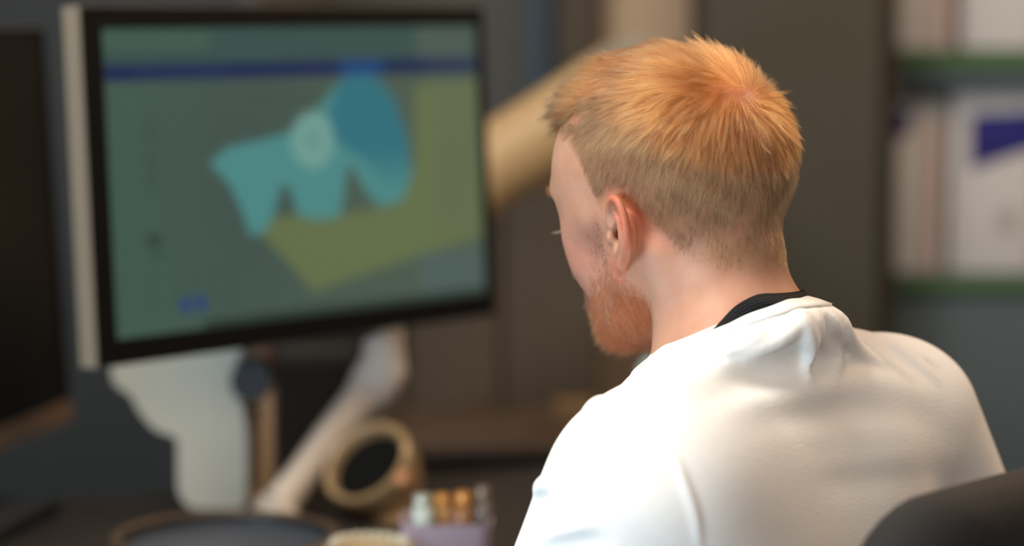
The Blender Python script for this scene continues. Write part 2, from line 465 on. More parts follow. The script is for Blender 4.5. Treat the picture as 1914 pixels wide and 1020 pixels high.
for pix, hgt, wid in (
    # tension folds that fan out from the back of the collar
    ([(1502, 585), (1490, 612), (1455, 640), (1400, 662)], 0.0050, 0.0055),
    ([(1500, 590), (1512, 620), (1518, 655), (1515, 700)], 0.0085, 0.0060),
    ([(1575, 592), (1585, 625), (1605, 655), (1640, 678)], 0.0085, 0.0065),
    ([(1545, 590), (1560, 625), (1580, 660)], -0.0060, 0.0060),
    ([(1620, 615), (1670, 645), (1740, 675)], 0.0045, 0.0060),
    ([(1600, 622), (1635, 660), (1690, 700)], 0.0055, 0.0070),
    # long fold across the upper back under the collar
    ([(1330, 742), (1400, 712), (1480, 690), (1560, 680)], -0.0080, 0.014),
    ([(1350, 762), (1420, 738), (1520, 716), (1640, 712), (1740, 735)], 0.0035, 0.014),
    ([(1400, 790), (1500, 776), (1620, 772), (1740, 795)], -0.0010, 0.012),
    ([(1500, 870), (1600, 862), (1700, 858), (1800, 852)], 0.0018, 0.014),
    ([(1540, 905), (1640, 892), (1760, 880)], -0.0014, 0.012),
    ([(1480, 820), (1600, 812), (1740, 815)], 0.0018, 0.014),
    ([(1660, 640), (1700, 668), (1745, 705)], 0.0040, 0.0060),
    ([(1560, 600), (1568, 630), (1572, 665), (1560, 700)], 0.0040, 0.0060),
    ([(1430, 622), (1395, 640), (1350, 662)], 0.0025, 0.0050),
    # sleeve: armhole seam ridge and pulls
    ([(1262, 860), (1280, 905), (1298, 960), (1308, 1018)], 0.0030, 0.0036),
    ([(1140, 752), (1170, 756), (1220, 772)], -0.0060, 0.0055),
    ([(1135, 752), (1118, 752), (1104, 764), (1095, 785)], 0.0075, 0.0075),
    ([(1126, 775), (1115, 790), (1108, 806)], -0.0040, 0.0045),
    ([(1090, 800), (1078, 808), (1068, 830)], 0.0055, 0.0060),
    ([(1100, 812), (1088, 830), (1080, 850)], -0.0030, 0.0045),
    ([(1005, 1008), (1050, 992), (1105, 980)], 0.0028, 0.0045),
    ([(1010, 1040), (1070, 1020), (1130, 1008)], -0.0028, 0.0060),
    ([(1002, 912), (1012, 905), (1032, 898)], 0.0070, 0.0060),
    ([(998, 940), (1010, 935), (1025, 932)], -0.0035, 0.0050),
    ([(1330, 655), (1345, 668), (1380, 668)], -0.0014, 0.0028),
):
    pts = [ray_body(*q) for q in pix]; pts = [q for q in pts if q is not None]
    if len(pts) >= 2: FOLDS.append((pts, hgt, wid))
sdw_shirt = lambda P: sd_shirt(to_body(P))

# ------------------------------------------------------------------ the man: skin
def vcol(me, name, cols, domain='POINT'):
    a = me.color_attributes.new(name, 'FLOAT_COLOR', domain)
    c = np.ones((len(cols), 4), np.float32); c[:, :3] = cols[:, :3]
    a.data.foreach_set('color', c.ravel())
def mesh_np(name, V, Q, material, parent=None, cols=None):
    me = bpy.data.meshes.new(name); Q = np.asarray(Q)
    me.vertices.add(len(V)); me.vertices.foreach_set('co', np.asarray(V, np.float32).ravel())
    k = Q.shape[1]
    me.loops.add(Q.size); me.loops.foreach_set('vertex_index', Q.astype(np.int32).ravel())
    me.polygons.add(len(Q)); me.polygons.foreach_set('loop_start', np.arange(len(Q), dtype=np.int32)*k)
    me.polygons.foreach_set('use_smooth', [True]*len(Q))
    me.update(calc_edges=True); me.validate()
    if cols is not None: vcol(me, 'pigment', cols)
    if material: me.materials.append(material)
    return link(bpy.data.objects.new(name, me), parent)
def sstep(a, b, x): t = np.clip((x-a)/(b-a), 0, 1); return t*t*(3-2*t)
def L3(r, g, b): return np.array(lin(r, g, b)[:3])

# masks in head coordinates (a forward, b left, c up)
def hair_line(p):
    """signed amount by which a scalp point lies inside the hair (metres, >0 inside)"""
    a, b, c = p[:, 0], np.abs(p[:, 1]), p[:, 2]
    low = np.interp(a, [-0.12, -0.079, -0.065, -0.050, -0.039, -0.031, -0.027, -0.020, -0.008, -0.005, 0.004, 0.006, 0.008, 0.012, 0.021, 0.040, 0.060, 0.090],
                       [-0.076, -0.075, -0.067, -0.055, -0.041, -0.016, 0.000, 0.008, 0.014, 0.000, 0.000, 0.012, 0.034, 0.049, 0.066, 0.076, 0.083, 0.092])
    front = 0.078+0.012*sstep(0.06, 0.0, b)-a+0.35*np.maximum(c-0.10, 0)
    return np.minimum(c-low, front+0.010)
def beard_amount(p):
    a, b, c = p[:, 0], np.abs(p[:, 1]), p[:, 2]
    # lower neck limit, upper cheek limit
    up = np.interp(a, [-0.01, 0.004, 0.012, 0.028, 0.042, 0.055, 0.075, 0.09], [-0.04, 0.000, 0.004, 0.000, -0.018, -0.040, -0.042, -0.034])
    up = np.where((a > 0.083) & (b < 0.030), -0.036, up)
    lowl = np.interp(a, [0.0, 0.012, 0.03, 0.06], [-0.075, -0.090, -0.098, -0.110])
    d = np.minimum(up-c, c-lowl); back = a-np.interp(c, [-0.1, -0.06, -0.04, -0.02, 0.0], [-0.002, -0.007, 0.000, 0.004, 0.002])
    m = np.minimum(d, back)
    lips = ((a > 0.088) & (b < 0.019) & (c > -0.0575) & (c < -0.0445))
    return np.where(lips, -1, m)
def skin_cols(V):
    p = to_head(V).astype(np.float64); n = len(V)
    base = L3(186, 142, 117); red = L3(200, 112, 86); pale = L3(228, 184, 160)
    c = np.tile(base, (n, 1))
    def mixc(c, k, w): return c*(1-w[:, None])+k*w[:, None]
    e = (p-EAR_O)@RE/mm*np.array([1, 1, 1]); side = p[:, 1] > 0
    q = p.copy(); q[:, 1] = np.abs(q[:, 1]); e = (q-EAR_O)@RE/mm
    rim = sstep(16, 27, np.hypot((e[:, 0]-6)*1.1, e[:, 1]-2)*1.0)*(np.abs(q[:, 1]-0.085) < 0.03)*(e[:, 0] > -6)*(e[:, 0] < 36)*(np.abs(e[:, 1]) < 42)*(e[:, 2] > -1)
    c = mixc(c, red, rim*0.45)
    behind = np.exp(-((p[:, 0]+0.026)/0.016)**2-((p[:, 2]+0.004)/0.03)**2)*(np.abs(p[:, 1]) > 0.05)
    c = mixc(c, L3(205, 105, 75), behind*0.6)
    cheek = np.exp(-((p[:, 0]-0.062)/0.03)**2-((p[:, 2]+0.018)/0.03)**2)
    c = mixc(c, L3(214, 140, 122), cheek*0.45)
    bb = to_body(V)
    nape = sstep(0.05, -0.02, bb[:, 2])*sstep(-0.05, 0.0, -bb[:, 0]+0.02)
    c = mixc(c, L3(214, 150, 120), nape*0.35)
    h = sstep(-0.014, 0.018, hair_line(p))*(p[:, 2] > -0.09)
    top = sstep(0.02, 0.10, p[:, 2]+0.25*p[:, 0]*0)
    c = mixc(c, L3(146, 104, 76), h*0.75)
    whorl = np.exp(-(((p-WH)**2).sum(1))/0.030**2)
    c = mixc(c, L3(208, 138, 106), whorl*0.8)
    bd = sstep(-0.004, 0.008, beard_amount(p))
    c = mixc(c, L3(176, 118, 100), bd*0.22)
    lips = (p[:, 0] > 0.09)*(np.abs(p[:, 1]) < 0.02)*(p[:, 2] > -0.0575)*(p[:, 2] < -0.0445)
    c = mixc(c, L3(190, 105, 95), lips*0.8)
    return c
WH = np.array([-0.100, 0.005, 0.056])       # crown whorl

def skin_material():
    m = bpy.data.materials.new('skin'); m.use_nodes = True; nt = m.node_tree; b = nt.nodes['Principled BSDF']
    at = nt.nodes.new('ShaderNodeVertexColor'); at.layer_name = 'pigment'
    tc = nt.nodes.new('ShaderNodeTexCoord')
    n1 = nt.nodes.new('ShaderNodeTexNoise'); n1.inputs['Scale'].default_value = 60; n1.inputs['Detail'].default_value = 6
    nt.links.new(tc.outputs['Object'], n1.inputs['Vector'])
    mx = nt.nodes.new('ShaderNodeMix'); mx.data_type = 'RGBA'; mx.blend_type = 'MULTIPLY'
    rp = nt.nodes.new('ShaderNodeValToRGB'); rp.color_ramp.elements[0].position = 0.35; rp.color_ramp.elements[1].position = 0.65
    rp.color_ramp.elements[0].color = (0.90, 0.80, 0.78, 1); rp.color_ramp.elements[1].color = (1, 1, 1, 1)
    nt.links.new(n1.outputs['Fac'], rp.inputs['Fac']); mx.inputs[0].default_value = 0.7
    nt.links.new(at.outputs['Color'], mx.inputs[6]); nt.links.new(rp.outputs['Color'], mx.inputs[7])
    nt.links.new(mx.outputs[2], b.inputs['Base Color'])
    b.inputs['Roughness'].default_value = 0.5; b.inputs['Specular IOR Level'].default_value = 0.35
    b.inputs['Subsurface Weight'].default_value = 0.35; b.inputs['Subsurface Radius'].default_value = (1.0, 0.35, 0.2); b.inputs['Subsurface Scale'].default_value = 0.006
    n2 = nt.nodes.new('ShaderNodeTexNoise'); n2.inputs['Scale'].default_value = 900; n2.inputs['Detail'].default_value = 3
    nt.links.new(tc.outputs['Object'], n2.inputs['Vector'])
    bp = nt.nodes.new('ShaderNodeBump'); bp.inputs['Strength'].default_value = 0.25; bp.inputs['Distance'].default_value = 0.0006
    nt.links.new(n2.outputs['Fac'], bp.inputs['Height']); nt.links.new(bp.outputs['Normal'], b.inputs['Normal'])
    return m
SKIN = skin_material()

FINE = 0.0016
hb_lo = np.minimum(HEAD_O-0.135, C7+np.array([-0.16, -0.09, -0.03])); hb_hi = HEAD_O+np.array([0.135, 0.135, 0.150])
hb_lo[2] = 0.978
Vh, Qh = surface_nets(sd_upper, hb_lo, hb_hi, FINE)
Vh = project(sd_upper, Vh, 2, 0.0012)
HV, HQ = Vh.copy(), Qh.copy()
b_lo = body_w([[-0.2, 0, -0.6]])[0]
Vb, Qb = surface_nets(sd_person, (-0.42, 1.40, 0.43), (0.62, 2.32, 0.990), 0.005)
Vb = project(sd_person, Vb, 2, 0.003)
allV = np.concatenate([Vh, Vb]); allQ = np.concatenate([Qh, Qb+len(Vh)])
# skin below the neckline stays a few millimetres under the cloth
bb_ = to_body(allV); gn_, hz_ = neck_g(bb_)
under = (allV[:, 2] > 0.60) & (sd_shirt0(bb_) > -0.02) & (np.maximum(gn_-0.004, -(hz_+0.016)) > 0) & (hz_ < 0.02) & (bb_[:, 0] < 0.25)
sl = (sdw_shirt(allV[under].astype(np.float32))).astype(np.float64)
ok = sl < 0.02
gs = grad(sdw_shirt, allV[under]); allV[under] -= (np.maximum(sl+0.0050, 0)*ok)[:, None]*gs
person = mesh_np('person', allV, allQ, SKIN, None, skin_cols(allV))
tag(person, 'seated person with short ginger hair and beard, seen from behind, in a white T-shirt', 'person')
# ------------------------------------------------------------------ hair
def hair_curves(name, P0, DIR, LEN, col, rad, npt, flow, lift_end, parent, material, curl=0.0, clump=None):
    """P0 roots, DIR start directions, flow(p)->unit tangent towards which each strand turns"""
    n = len(P0)
    cv = bpy.data.hair_curves.new(name)
    cv.add_curves([npt]*n)
    pts = np.zeros((n, npt, 3)); p = P0.copy(); d = DIR.copy(); pts[:, 0] = p
    jit = rng.normal(0, 1, (n, 3))
    for k in range(1, npt):
        d = d+flow(p)*(lift_end)+jit*curl+rng.normal(0, 1, (n, 3))*curl*0.35
        d /= np.linalg.norm(d, axis=1)[:, None]
        p = p+d*(LEN/(npt-1))[:, None]; pts[:, k] = p
    if clump is not None:                     # tips gather towards neighbouring guide strands
        cell, amt = clump
        gi = rng.choice(n, max(2, n//cell), replace=False)
        from mathutils.kdtree import KDTree
        kd = KDTree(len(gi))
        for q, g_ in enumerate(gi): kd.insert(P0[g_], q)
        kd.balance(); near = gi[[kd.find(v)[1] for v in P0]]
        tt = np.linspace(0, 1, npt)[None, :, None]
        tgt = pts[near]-pts[near][:, :1]; sc_ = (LEN/np.maximum(LEN[near], 1e-6))[:, None, None]
        tgt = P0[near][:, None]+tgt*np.clip(sc_, 0.5, 1.5)
        w = amt[:, None, None]*tt**1.3
        pts = pts*(1-w)+tgt*w
    cv.attributes['position'].data.foreach_set('vector', pts.astype(np.float32).ravel())
    r = (rad[:, None]*np.interp(np.linspace(0, 1, npt), [0, .6, 1], [1, .8, .25])[None]).astype(np.float32)
    ra = cv.attributes.get('radius') or cv.attributes.new('radius', 'FLOAT', 'POINT')
    ra.data.foreach_set('value', r.ravel())
    ca = cv.attributes.new('strand', 'FLOAT_COLOR', 'CURVE')
    c4 = np.ones((n, 4), np.float32); c4[:, :3] = col; ca.data.foreach_set('color', c4.ravel())
    cv.materials.append(material)
    return link(bpy.data.objects.new(name, cv), parent)
def hair_material(name, rough=0.42):
    m = bpy.data.materials.new(name); m.use_nodes = True; nt = m.node_tree; nt.nodes.clear()
    out = nt.nodes.new('ShaderNodeOutputMaterial'); at = nt.nodes.new('ShaderNodeAttribute'); at.attribute_name = 'strand'
    h = nt.nodes.new('ShaderNodeBsdfHairPrincipled'); h.model = 'CHIANG'; h.parametrization = 'COLOR'
    h.inputs['Roughness'].default_value = rough; h.inputs['Radial Roughness'].default_value = 0.5
    nt.links.new(at.outputs['Color'], h.inputs['Color'])
    nt.links.new(h.outputs[0], out.inputs[0])
    return m
def sample(V, Q, w, n):
    T = np.concatenate([Q[:, [0, 1, 2]], Q[:, [0, 2, 3]]])
    A, B, C = V[T[:, 0]], V[T[:, 1]], V[T[:, 2]]
    ar = np.linalg.norm(np.cross(B-A, C-A), axis=1)*w[T].mean(1)
    cs = np.cumsum(ar); i = np.searchsorted(cs, rng.random(n)*cs[-1]); i = np.minimum(i, len(T)-1)
    u, v = rng.random(n), rng.random(n); f = u+v > 1; u[f], v[f] = 1-u[f], 1-v[f]
    return A[i]+u[:, None]*(B[i]-A[i])+v[:, None]*(C[i]-A[i])
def vnoise(p, s, seed):
    """cheap smooth noise -1..1"""
    r = np.random.default_rng(seed); o = 0
    for k in range(5):
        f = r.normal(0, 1, 3)*s*(1+k*0.4); o = o+np.sin(p@f+r.random()*6.28)
    return o/5*1.6
hp = to_head(HV).astype(np.float64)
earless = ~((hp[:, 0] > -0.05) & (hp[:, 0] < 0.010) & (hp[:, 2] < 0.016) & (hp[:, 2] > -0.06) & (np.abs(hp[:, 1]) > 0.0745))
hl = hair_line(hp); wgt = np.clip((hl+0.009)/0.022, 0, 1)**1.8*earless*(hp[:, 2] > -0.085)
wgt *= 1-0.45*np.exp(-((hp-WH)**2).sum(1)/0.016**2)
N = 90000
R0 = sample(HV, HQ, wgt, N)
nr = grad(sd_upper, R0); nr /= np.linalg.norm(nr, axis=1)[:, None]
rp = to_head(R0).astype(np.float64); nh = nr@RH
def flow_h(p, n):
    d = p-WH; r = np.linalg.norm(d, axis=1)[:, None]; d = d/np.maximum(r, 1e-4)
    sw = np.cross(n, d)*np.exp(-r/0.022)*1.1
    d = d+sw
    side = sstep(0.085, 0.03, p[:, 2])[:, None]
    d = d+side*np.array([0.05, 0, -0.75])
    topf = sstep(0.09, 0.12, p[:, 2])[:, None]*sstep(-0.07, 0.0, p[:, 0])[:, None]
    d = d+topf*np.array([0.35, 0, 0.2])
    d = d-(d*n).sum(1)[:, None]*n
    d += np.stack([vnoise(p, 90, 3), vnoise(p, 90, 4), vnoise(p, 90, 5)], 1)*0.30
    d += np.stack([vnoise(p, 300, 6), vnoise(p, 300, 8), vnoise(p, 300, 9)], 1)*0.16
    return d/np.linalg.norm(d, axis=1)[:, None]
fh = flow_h(rp, nh)
sf = rp[:, 2]-(0.083+0.92*np.minimum(rp[:, 0], 0)-0.5*np.maximum(rp[:, 0]-0.03, 0))                    # height above the fade line between long top and cropped sides
sf = np.minimum(sf, 0.10)-0.012
topness = sstep(-0.006, 0.022, sf)
ln = np.interp(sf, [-0.090, -0.065, -0.045, -0.02, 0.0, 0.02, 0.05], [0.0050, 0.0075, 0.009, 0.0115, 0.0145, 0.019, 0.025])
frontq = sstep(0.030, 0.070, rp[:, 0])*topness
ln = ln*(1+0.45*frontq)*(0.75+0.45*rng.random(N))
tuft = sstep(-0.030, 0.015, rp[:, 0])*sstep(0.081, 0.094, rp[:, 2])
ln += 0.009*tuft*(0.7+0.6*rng.random(N))
ln *= 1-0.30*np.exp(-((rp-WH)**2).sum(1)/0.018**2)
edge = sstep(-0.006, 0.012, hair_line(rp)); ln *= 0.45+0.55*edge
lift = 0.34+0.16*topness+0.22*np.exp(-((rp-WH)**2).sum(1)/0.03**2)+0.45*frontq+0.12*vnoise(rp, 80, 77)*topness+0.75*tuft
d0 = fh+nh*lift[:, None]; d0 /= np.linalg.norm(d0, axis=1)[:, None]
stray = rng.random(N) < 0.010
d0[stray] += nh[stray]*0.8+rng.normal(0, .35, (stray.sum(), 3)); d0 /= np.linalg.norm(d0, axis=1)[:, None]
ORG, ASH = L3(150, 89, 43), L3(124, 94, 61)
k = sstep(-0.012, 0.016, sf+rng.normal(0, 0.007, N)+0.006*vnoise(rp, 60, 15)+0.025*tuft)
hc = ASH*(1-k[:, None])+ORG*k[:, None]
t = np.clip(0.5+0.40*vnoise(rp, 130, 21)+0.3*vnoise(rp, 420, 22)+rng.normal(0, 0.25, N), 0, 1)[:, None]
hc = hc*(0.34+1.0*t)
fair = (rng.random(N) < 0.14)[:, None]; hc = np.where(fair, hc*0.45+L3(226, 180, 122)*0.5, hc)
HAIRM = hair_material('hair_strands')
fl_w = (fh@RH.T)
UPV = np.array([-0.35, 0.1, 1.0])
WTOP = sstep(-0.03, 0.02, sf)[:, None]
centre = head_w([[-0.005, 0, 0.035]])[0]
def flow_w(p):
    g = p-centre; g /= np.linalg.norm(g, axis=1)[:, None]
    g = g*WTOP+nr*(1-WTOP); g /= np.linalg.norm(g, axis=1)[:, None]
    f = fl_w-(fl_w*g).sum(1)[:, None]*g
    return f-g*0.10*WTOP*(1-0.8*tuft[:, None])+UPV*0.62*tuft[:, None]
hair = hair_curves('hair', R0+nr*-0.0003, d0@RH.T, ln, np.clip(hc, 0, 0.95), np.full(N, 0.000068)*(0.8+0.4*rng.random(N)), 7, flow_w, 0.32, person, HAIRM, 0.035, (20, 0.22+0.30*WTOP[:, 0]+0.35*topness*rng.random(N)**0.5))
tag(hair, 'short ginger hair with a crown whorl, cropped paler on the sides')

# beard
bw = beard_amount(hp)
ag, cg = hp[:, 0], hp[:, 2]
low = sstep(-0.030, -0.062, cg+0.10*(0.05-ag))
dens = np.clip((bw+0.003)/0.012, 0, 1)*(0.42+0.58*np.maximum(low, sstep(0.075, 0.09, ag)))
NB = 30000
B0 = sample(HV, HQ, dens, NB)
nb = grad(sd_upper, B0); nb /= np.linalg.norm(nb, axis=1)[:, None]
bp_ = to_head(B0).astype(np.float64); bn = nb@RH
lowb = np.maximum(sstep(-0.030, -0.070, bp_[:, 2]), sstep(0.078, 0.09, bp_[:, 0])*0.7)
lb = (0.0026+0.0052*lowb)*(0.6+0.8*rng.random(NB))*np.clip(0.4+beard_amount(bp_)/0.02, 0.4, 1)
fb = np.array([0.25, 0, -1.0])-bn*(bn@np.array([0.25, 0, -1.0]))[:, None]
fb += np.stack([vnoise(bp_, 250, 31), vnoise(bp_, 250, 32), vnoise(bp_, 250, 33)], 1)*0.5
fb /= np.linalg.norm(fb, axis=1)[:, None]
db = fb+bn*0.55; db /= np.linalg.norm(db, axis=1)[:, None]
kb = sstep(-0.02, -0.06, bp_[:, 2])[:, None]
bc = L3(92, 60, 52)*(1-kb)+L3(138, 72, 40)*kb
bc = bc*(0.7+0.6*rng.random(NB))[:, None]
fbw = fb@RH.T
beard = hair_curves('beard', B0-nb*0.0003, db@RH.T, lb, np.clip(bc, 0, 0.95), 0.000085-0.000022*kb[:, 0], 5, lambda p: fbw, 0.25, person, hair_material('beard_strands', 0.5), 0.10)
tag(beard, 'trimmed red-brown beard')
# brows and lashes
def brow():
    n = 900; s = np.where(rng.random(n) < 0.5, 1, -1); u = rng.random(n)
    p = np.stack([0.093-0.016*u**1.6, s*(0.012+0.036*u), 0.034+0.006*np.sin(u*2.4)+rng.normal(0, .0016, n)], 1)
    w = head_w(p); w = project(sd_upper, w, 4, 0.006); g = grad(sd_upper, w); g /= np.linalg.norm(g, axis=1)[:, None]
    d = np.stack([-0.2*np.ones(n), s*0.9, 0.25*np.ones(n)], 1)@RH.T; d = d-g*(d*g).sum(1)[:, None]
    dd = d+g*0.35; dd /= np.linalg.norm(dd, axis=1)[:, None]
    return hair_curves('eyebrows', w, dd, 0.006+0.003*rng.random(n), np.tile(L3(170, 110, 60), (n, 1)), np.full(n, 0.00006), 4, lambda p: d, 0.1, person, hair_material('brow_strands'), 0.05)
brow()
def lashes():
    n = 130; s = np.where(rng.random(n) < 0.5, 1, -1); u = rng.random(n)
    p = np.stack([0.0935-0.0035*np.abs(u-0.4)*2, s*(0.022+0.019*u), 0.0100+0*u], 1)
    d = np.stack([np.ones(n), s*(u-0.3)*0.8, -0.35*np.ones(n)], 1)@RH.T; d /= np.linalg.norm(d, axis=1)[:, None]
    upv = RH[:, 2]
    return hair_curves('eyelashes', head_w(p), d, np.full(n, 0.008), np.tile(L3(140, 95, 60), (n, 1)), np.full(n, 0.00007), 5, lambda p: np.tile(upv, (n, 1)), 0.12, person, hair_material('lash_strands'), 0.03)
lashes()
def clip_mesh(V, T, g):
    """keep the part of a triangle mesh where g > 0, cut exactly at g = 0"""
    pos = g > 0; cnt = pos[T].sum(1)
    keep = [T[cnt == 3]]; newV = []; cache = {}; base = len(V)
    def cut(i, j):
        key = (min(i, j), max(i, j))
        if key not in cache:
            t = g[i]/(g[i]-g[j]); cache[key] = base+len(newV); newV.append(V[i]+(V[j]-V[i])*t)
        return cache[key]
    ex = []
    for tri in T[cnt == 1]:
        k = [x for x in range(3) if pos[tri[x]]][0]; a, b, c = tri[k], tri[(k+1) % 3], tri[(k+2) % 3]
        ex.append((a, cut(a, b), cut(a, c)))
    for tri in T[cnt == 2]:
        k = [x for x in range(3) if not pos[tri[x]]][0]; a, b, c = tri[k], tri[(k+1) % 3], tri[(k+2) % 3]
        p, q = cut(a, b), cut(a, c); ex += [(p, b, c), (p, c, q)]
    V2 = np.concatenate([V, np.array(newV)]) if newV else V
    return V2, np.concatenate(keep+([np.array(ex)] if ex else []))
SV, SQ = surface_nets(sdw_shirt, (-0.16, 1.42, 0.56), (0.56, 2.14, 1.10), 0.004)
SV = project(sdw_shirt, SV, 2, 0.002)
zz = SV[SQ].mean(1)[:, 2]
up = zz > 0.86                          # finer where the photo looks
ST_lo = np.concatenate([SQ[~up][:, [0, 1, 2]], SQ[~up][:, [0, 2, 3]]])
V2, Q2 = subdiv(SV, SQ[up]); V2 = project(sdw_shirt, V2, 2, 0.002)
ST = np.concatenate([ST_lo, Q2[:, [0, 1, 2]], Q2[:, [0, 2, 3]]])
SB = to_body(V2)
gn, hz = neck_g(SB)
gneck = np.maximum(gn, -(hz+0.021))
V3, T3 = clip_mesh(V2, ST, gneck.astype(np.float64))
# sleeve hems: cut across the upper arms; bottom hem
def hem_g(V):
    b = to_body(V).astype(np.float64); g = b[:, 2]+0.455
    for s, sh, el in ((1, LSH, LEL), (-1, RSH, RELB)):
        sh, el = np.array(sh), np.array(el); ax = (el-sh); L = np.linalg.norm(ax); ax /= L
        t = (b-sh)@ax/L; rr = np.linalg.norm(b-sh-((b-sh)@ax)[:, None]*ax, axis=1)
        near = (rr < 0.085) & (t > 0.4) & (s*b[:, 1] > 0.12)
        g = np.where(near, np.minimum(g, (0.78-t)*L), g)
    return g
V4, T4 = clip_mesh(V3, T3, hem_g(V3))
used = np.unique(T4); rm = -np.ones(len(V4), np.int64); rm[used] = np.arange(len(used))
def cloth_material():
    m = bpy.data.materials.new('white_cotton'); m.use_nodes = True; nt = m.node_tree; b = nt.nodes['Principled BSDF']
    b.inputs['Base Color'].default_value = (0.86, 0.835, 0.79, 1); b.inputs['Roughness'].default_value = 0.85
    b.inputs['Specular IOR Level'].default_value = 0.2; b.inputs['Sheen Weight'].default_value = 0.15
    b.inputs['Subsurface Weight'].default_value = 0.12; b.inputs['Subsurface Radius'].default_value = (1, .8, .6); b.inputs['Subsurface Scale'].default_value = 0.004
    tc = nt.nodes.new('ShaderNodeTexCoord')
    n1 = nt.nodes.new('ShaderNodeTexNoise'); n1.inputs['Scale'].default_value = 1100; n1.inputs['Detail'].default_value = 2
    n2 = nt.nodes.new('ShaderNodeTexNoise'); n2.inputs['Scale'].default_value = 130; n2.inputs['Detail'].default_value = 3
    mp = nt.nodes.new('ShaderNodeMapping'); mp.inputs['Scale'].default_value = (1, 1, 3.0)
    nt.links.new(tc.outputs['Object'], n1.inputs['Vector']); nt.links.new(tc.outputs['Object'], mp.inputs['Vector']); nt.links.new(mp.outputs[0], n2.inputs['Vector'])
    ad = nt.nodes.new('ShaderNodeMath'); ad.operation = 'ADD'
    nt.links.new(n1.outputs['Fac'], ad.inputs[0]); nt.links.new(n2.outputs['Fac'], ad.inputs[1])
    bp = nt.nodes.new('ShaderNodeBump'); bp.inputs['Strength'].default_value = 0.35; bp.inputs['Distance'].default_value = 0.0007
    nt.links.new(ad.outputs[0], bp.inputs['Height']); nt.links.new(bp.outputs['Normal'], b.inputs['Normal'])
    return m
COTTON = cloth_material()
shirt = mesh_np('shirt', V4[used], rm[T4], COTTON, person)
sm = shirt.modifiers.new('thickness', 'SOLIDIFY'); sm.thickness = 0.0012; sm.offset = -1
tag(shirt, 'plain white cotton T-shirt')

# collar band: follows the neck opening
def on_shirt(q_dir, r):
    """point of the shirt surface on the opening cylinder, azimuth q_dir"""
    out = []
    for ph in q_dir:
        a, c = math.cos(ph)*0.068*r, math.sin(ph)*0.064*r
        zs = np.linspace(0.10, -0.10, 400)
        q = np.stack([np.full(400, a), np.full(400, c), zs], 1); b = (q@NR.T+NECK_C).astype(np.float32)
        v = sd_shirt(b); i = int(np.argmax(v < 0)); i = max(i, 1)
        t = v[i-1]/(v[i-1]-v[i]); out.append(b[i-1]*(1-t)+b[i]*t)
    return np.array(out)
PH = np.linspace(0, 2*math.pi, 161)[:-1]
ring0 = on_shirt(PH, 1.0); ring1 = on_shirt(PH, 1.20)
def smooth_ring(R, k=6):
    for _ in range(k): R = (np.roll(R, 1, 0)+2*R+np.roll(R, -1, 0))/4
    return R
ring0 = smooth_ring(ring0, 10); ring1 = smooth_ring(ring1, 4)
upn = NR[:, 2]
cx = ring0.mean(0)
sections = []
inw = (cx-ring0); inw -= (inw@upn)[:, None]*upn; inw /= np.linalg.norm(inw, axis=1)[:, None]
wavy = (0.0012*np.sin(PH*7+1)+0.0010*np.sin(PH*12))[:, None]
nrm1 = grad(lambda b: sd_shirt0(b.astype(np.float32)), ring1); nrm1 /= np.linalg.norm(nrm1, axis=1)[:, None]
prof = [ring1+nrm1*0.0002, ring1+nrm1*0.0016, ring0*0.6+ring1*0.4+nrm1*0.0022, ring0+upn*0.0030+wavy*inw*0.5, ring0+upn*0.0045+inw*0.0022, ring0+upn*0.0030+inw*0.0036, ring0-upn*0.0060+inw*0.0030]
CVs = np.concatenate(prof); nP = len(PH); CQ = []
for k in range(len(prof)-1):
    for i in range(nP):
        j = (i+1) % nP; CQ.append((k*nP+i, k*nP+j, (k+1)*nP+j, (k+1)*nP+i))
collar = mesh_np('collar', body_w(CVs), np.array(CQ), COTTON, person)

# lanyard: ribbed black strap round the neck, mostly under the collar
def neck_pts(ph, dz, off):
    out = []
    for p_, z_ in zip(ph, dz):
        dr = np.array([math.cos(p_), math.sin(p_), 0]); base = np.array([0.045, 0, 0.0])+NR[:, 2]*z_
        dr3 = NR@dr; rs = np.linspace(0.02, 0.13, 500); b = base+rs[:, None]*dr3
        v = smin(sd_neck(body_w(b).astype(np.float32)), sd_torso(b.astype(np.float32), 0.05, False), 0.03)
        i = int(np.argmax(v > off)); i = max(i, 1); out.append(b[i])
    return np.array(out)
def ribbed_black():
    m = mat('black_ribbed_webbing', lin(26, 27, 30), 0.75, spec=0.25)
    nt = m.node_tree; b = nt.nodes['Principled BSDF']
    uv = nt.nodes.new('ShaderNodeUVMap'); uv.uv_map = 'UVMap'
    w1 = nt.nodes.new('ShaderNodeTexWave'); w1.wave_type = 'BANDS'; w1.bands_direction = 'Y'; w1.inputs['Scale'].default_value = 1.9
    w2 = nt.nodes.new('ShaderNodeTexWave'); w2.wave_type = 'BANDS'; w2.bands_direction = 'DIAGONAL'; w2.inputs['Scale'].default_value = 22
    ad = nt.nodes.new('ShaderNodeMath'); ad.operation = 'MULTIPLY_ADD'; ad.inputs[1].default_value = 0.6
    nt.links.new(uv.outputs[0], w1.inputs['Vector']); nt.links.new(uv.outputs[0], w2.inputs['Vector'])
    nt.links.new(w2.outputs['Fac'], ad.inputs[0]); nt.links.new(w1.outputs['Fac'], ad.inputs[2])
    bp = nt.nodes.new('ShaderNodeBump'); bp.inputs['Strength'].default_value = 1.0; bp.inputs['Distance'].default_value = 0.0008
    nt.links.new(ad.outputs[0], bp.inputs['Height']); nt.links.new(bp.outputs['Normal'], b.inputs['Normal'])
    mx = nt.nodes.new('ShaderNodeMix'); mx.data_type = 'RGBA'; mx.inputs[6].default_value = lin(14, 14, 17); mx.inputs[7].default_value = lin(48, 50, 54)
    nt.links.new(w1.outputs['Fac'], mx.inputs[0]); nt.links.new(mx.outputs[2], b.inputs['Base Color'])
    return m
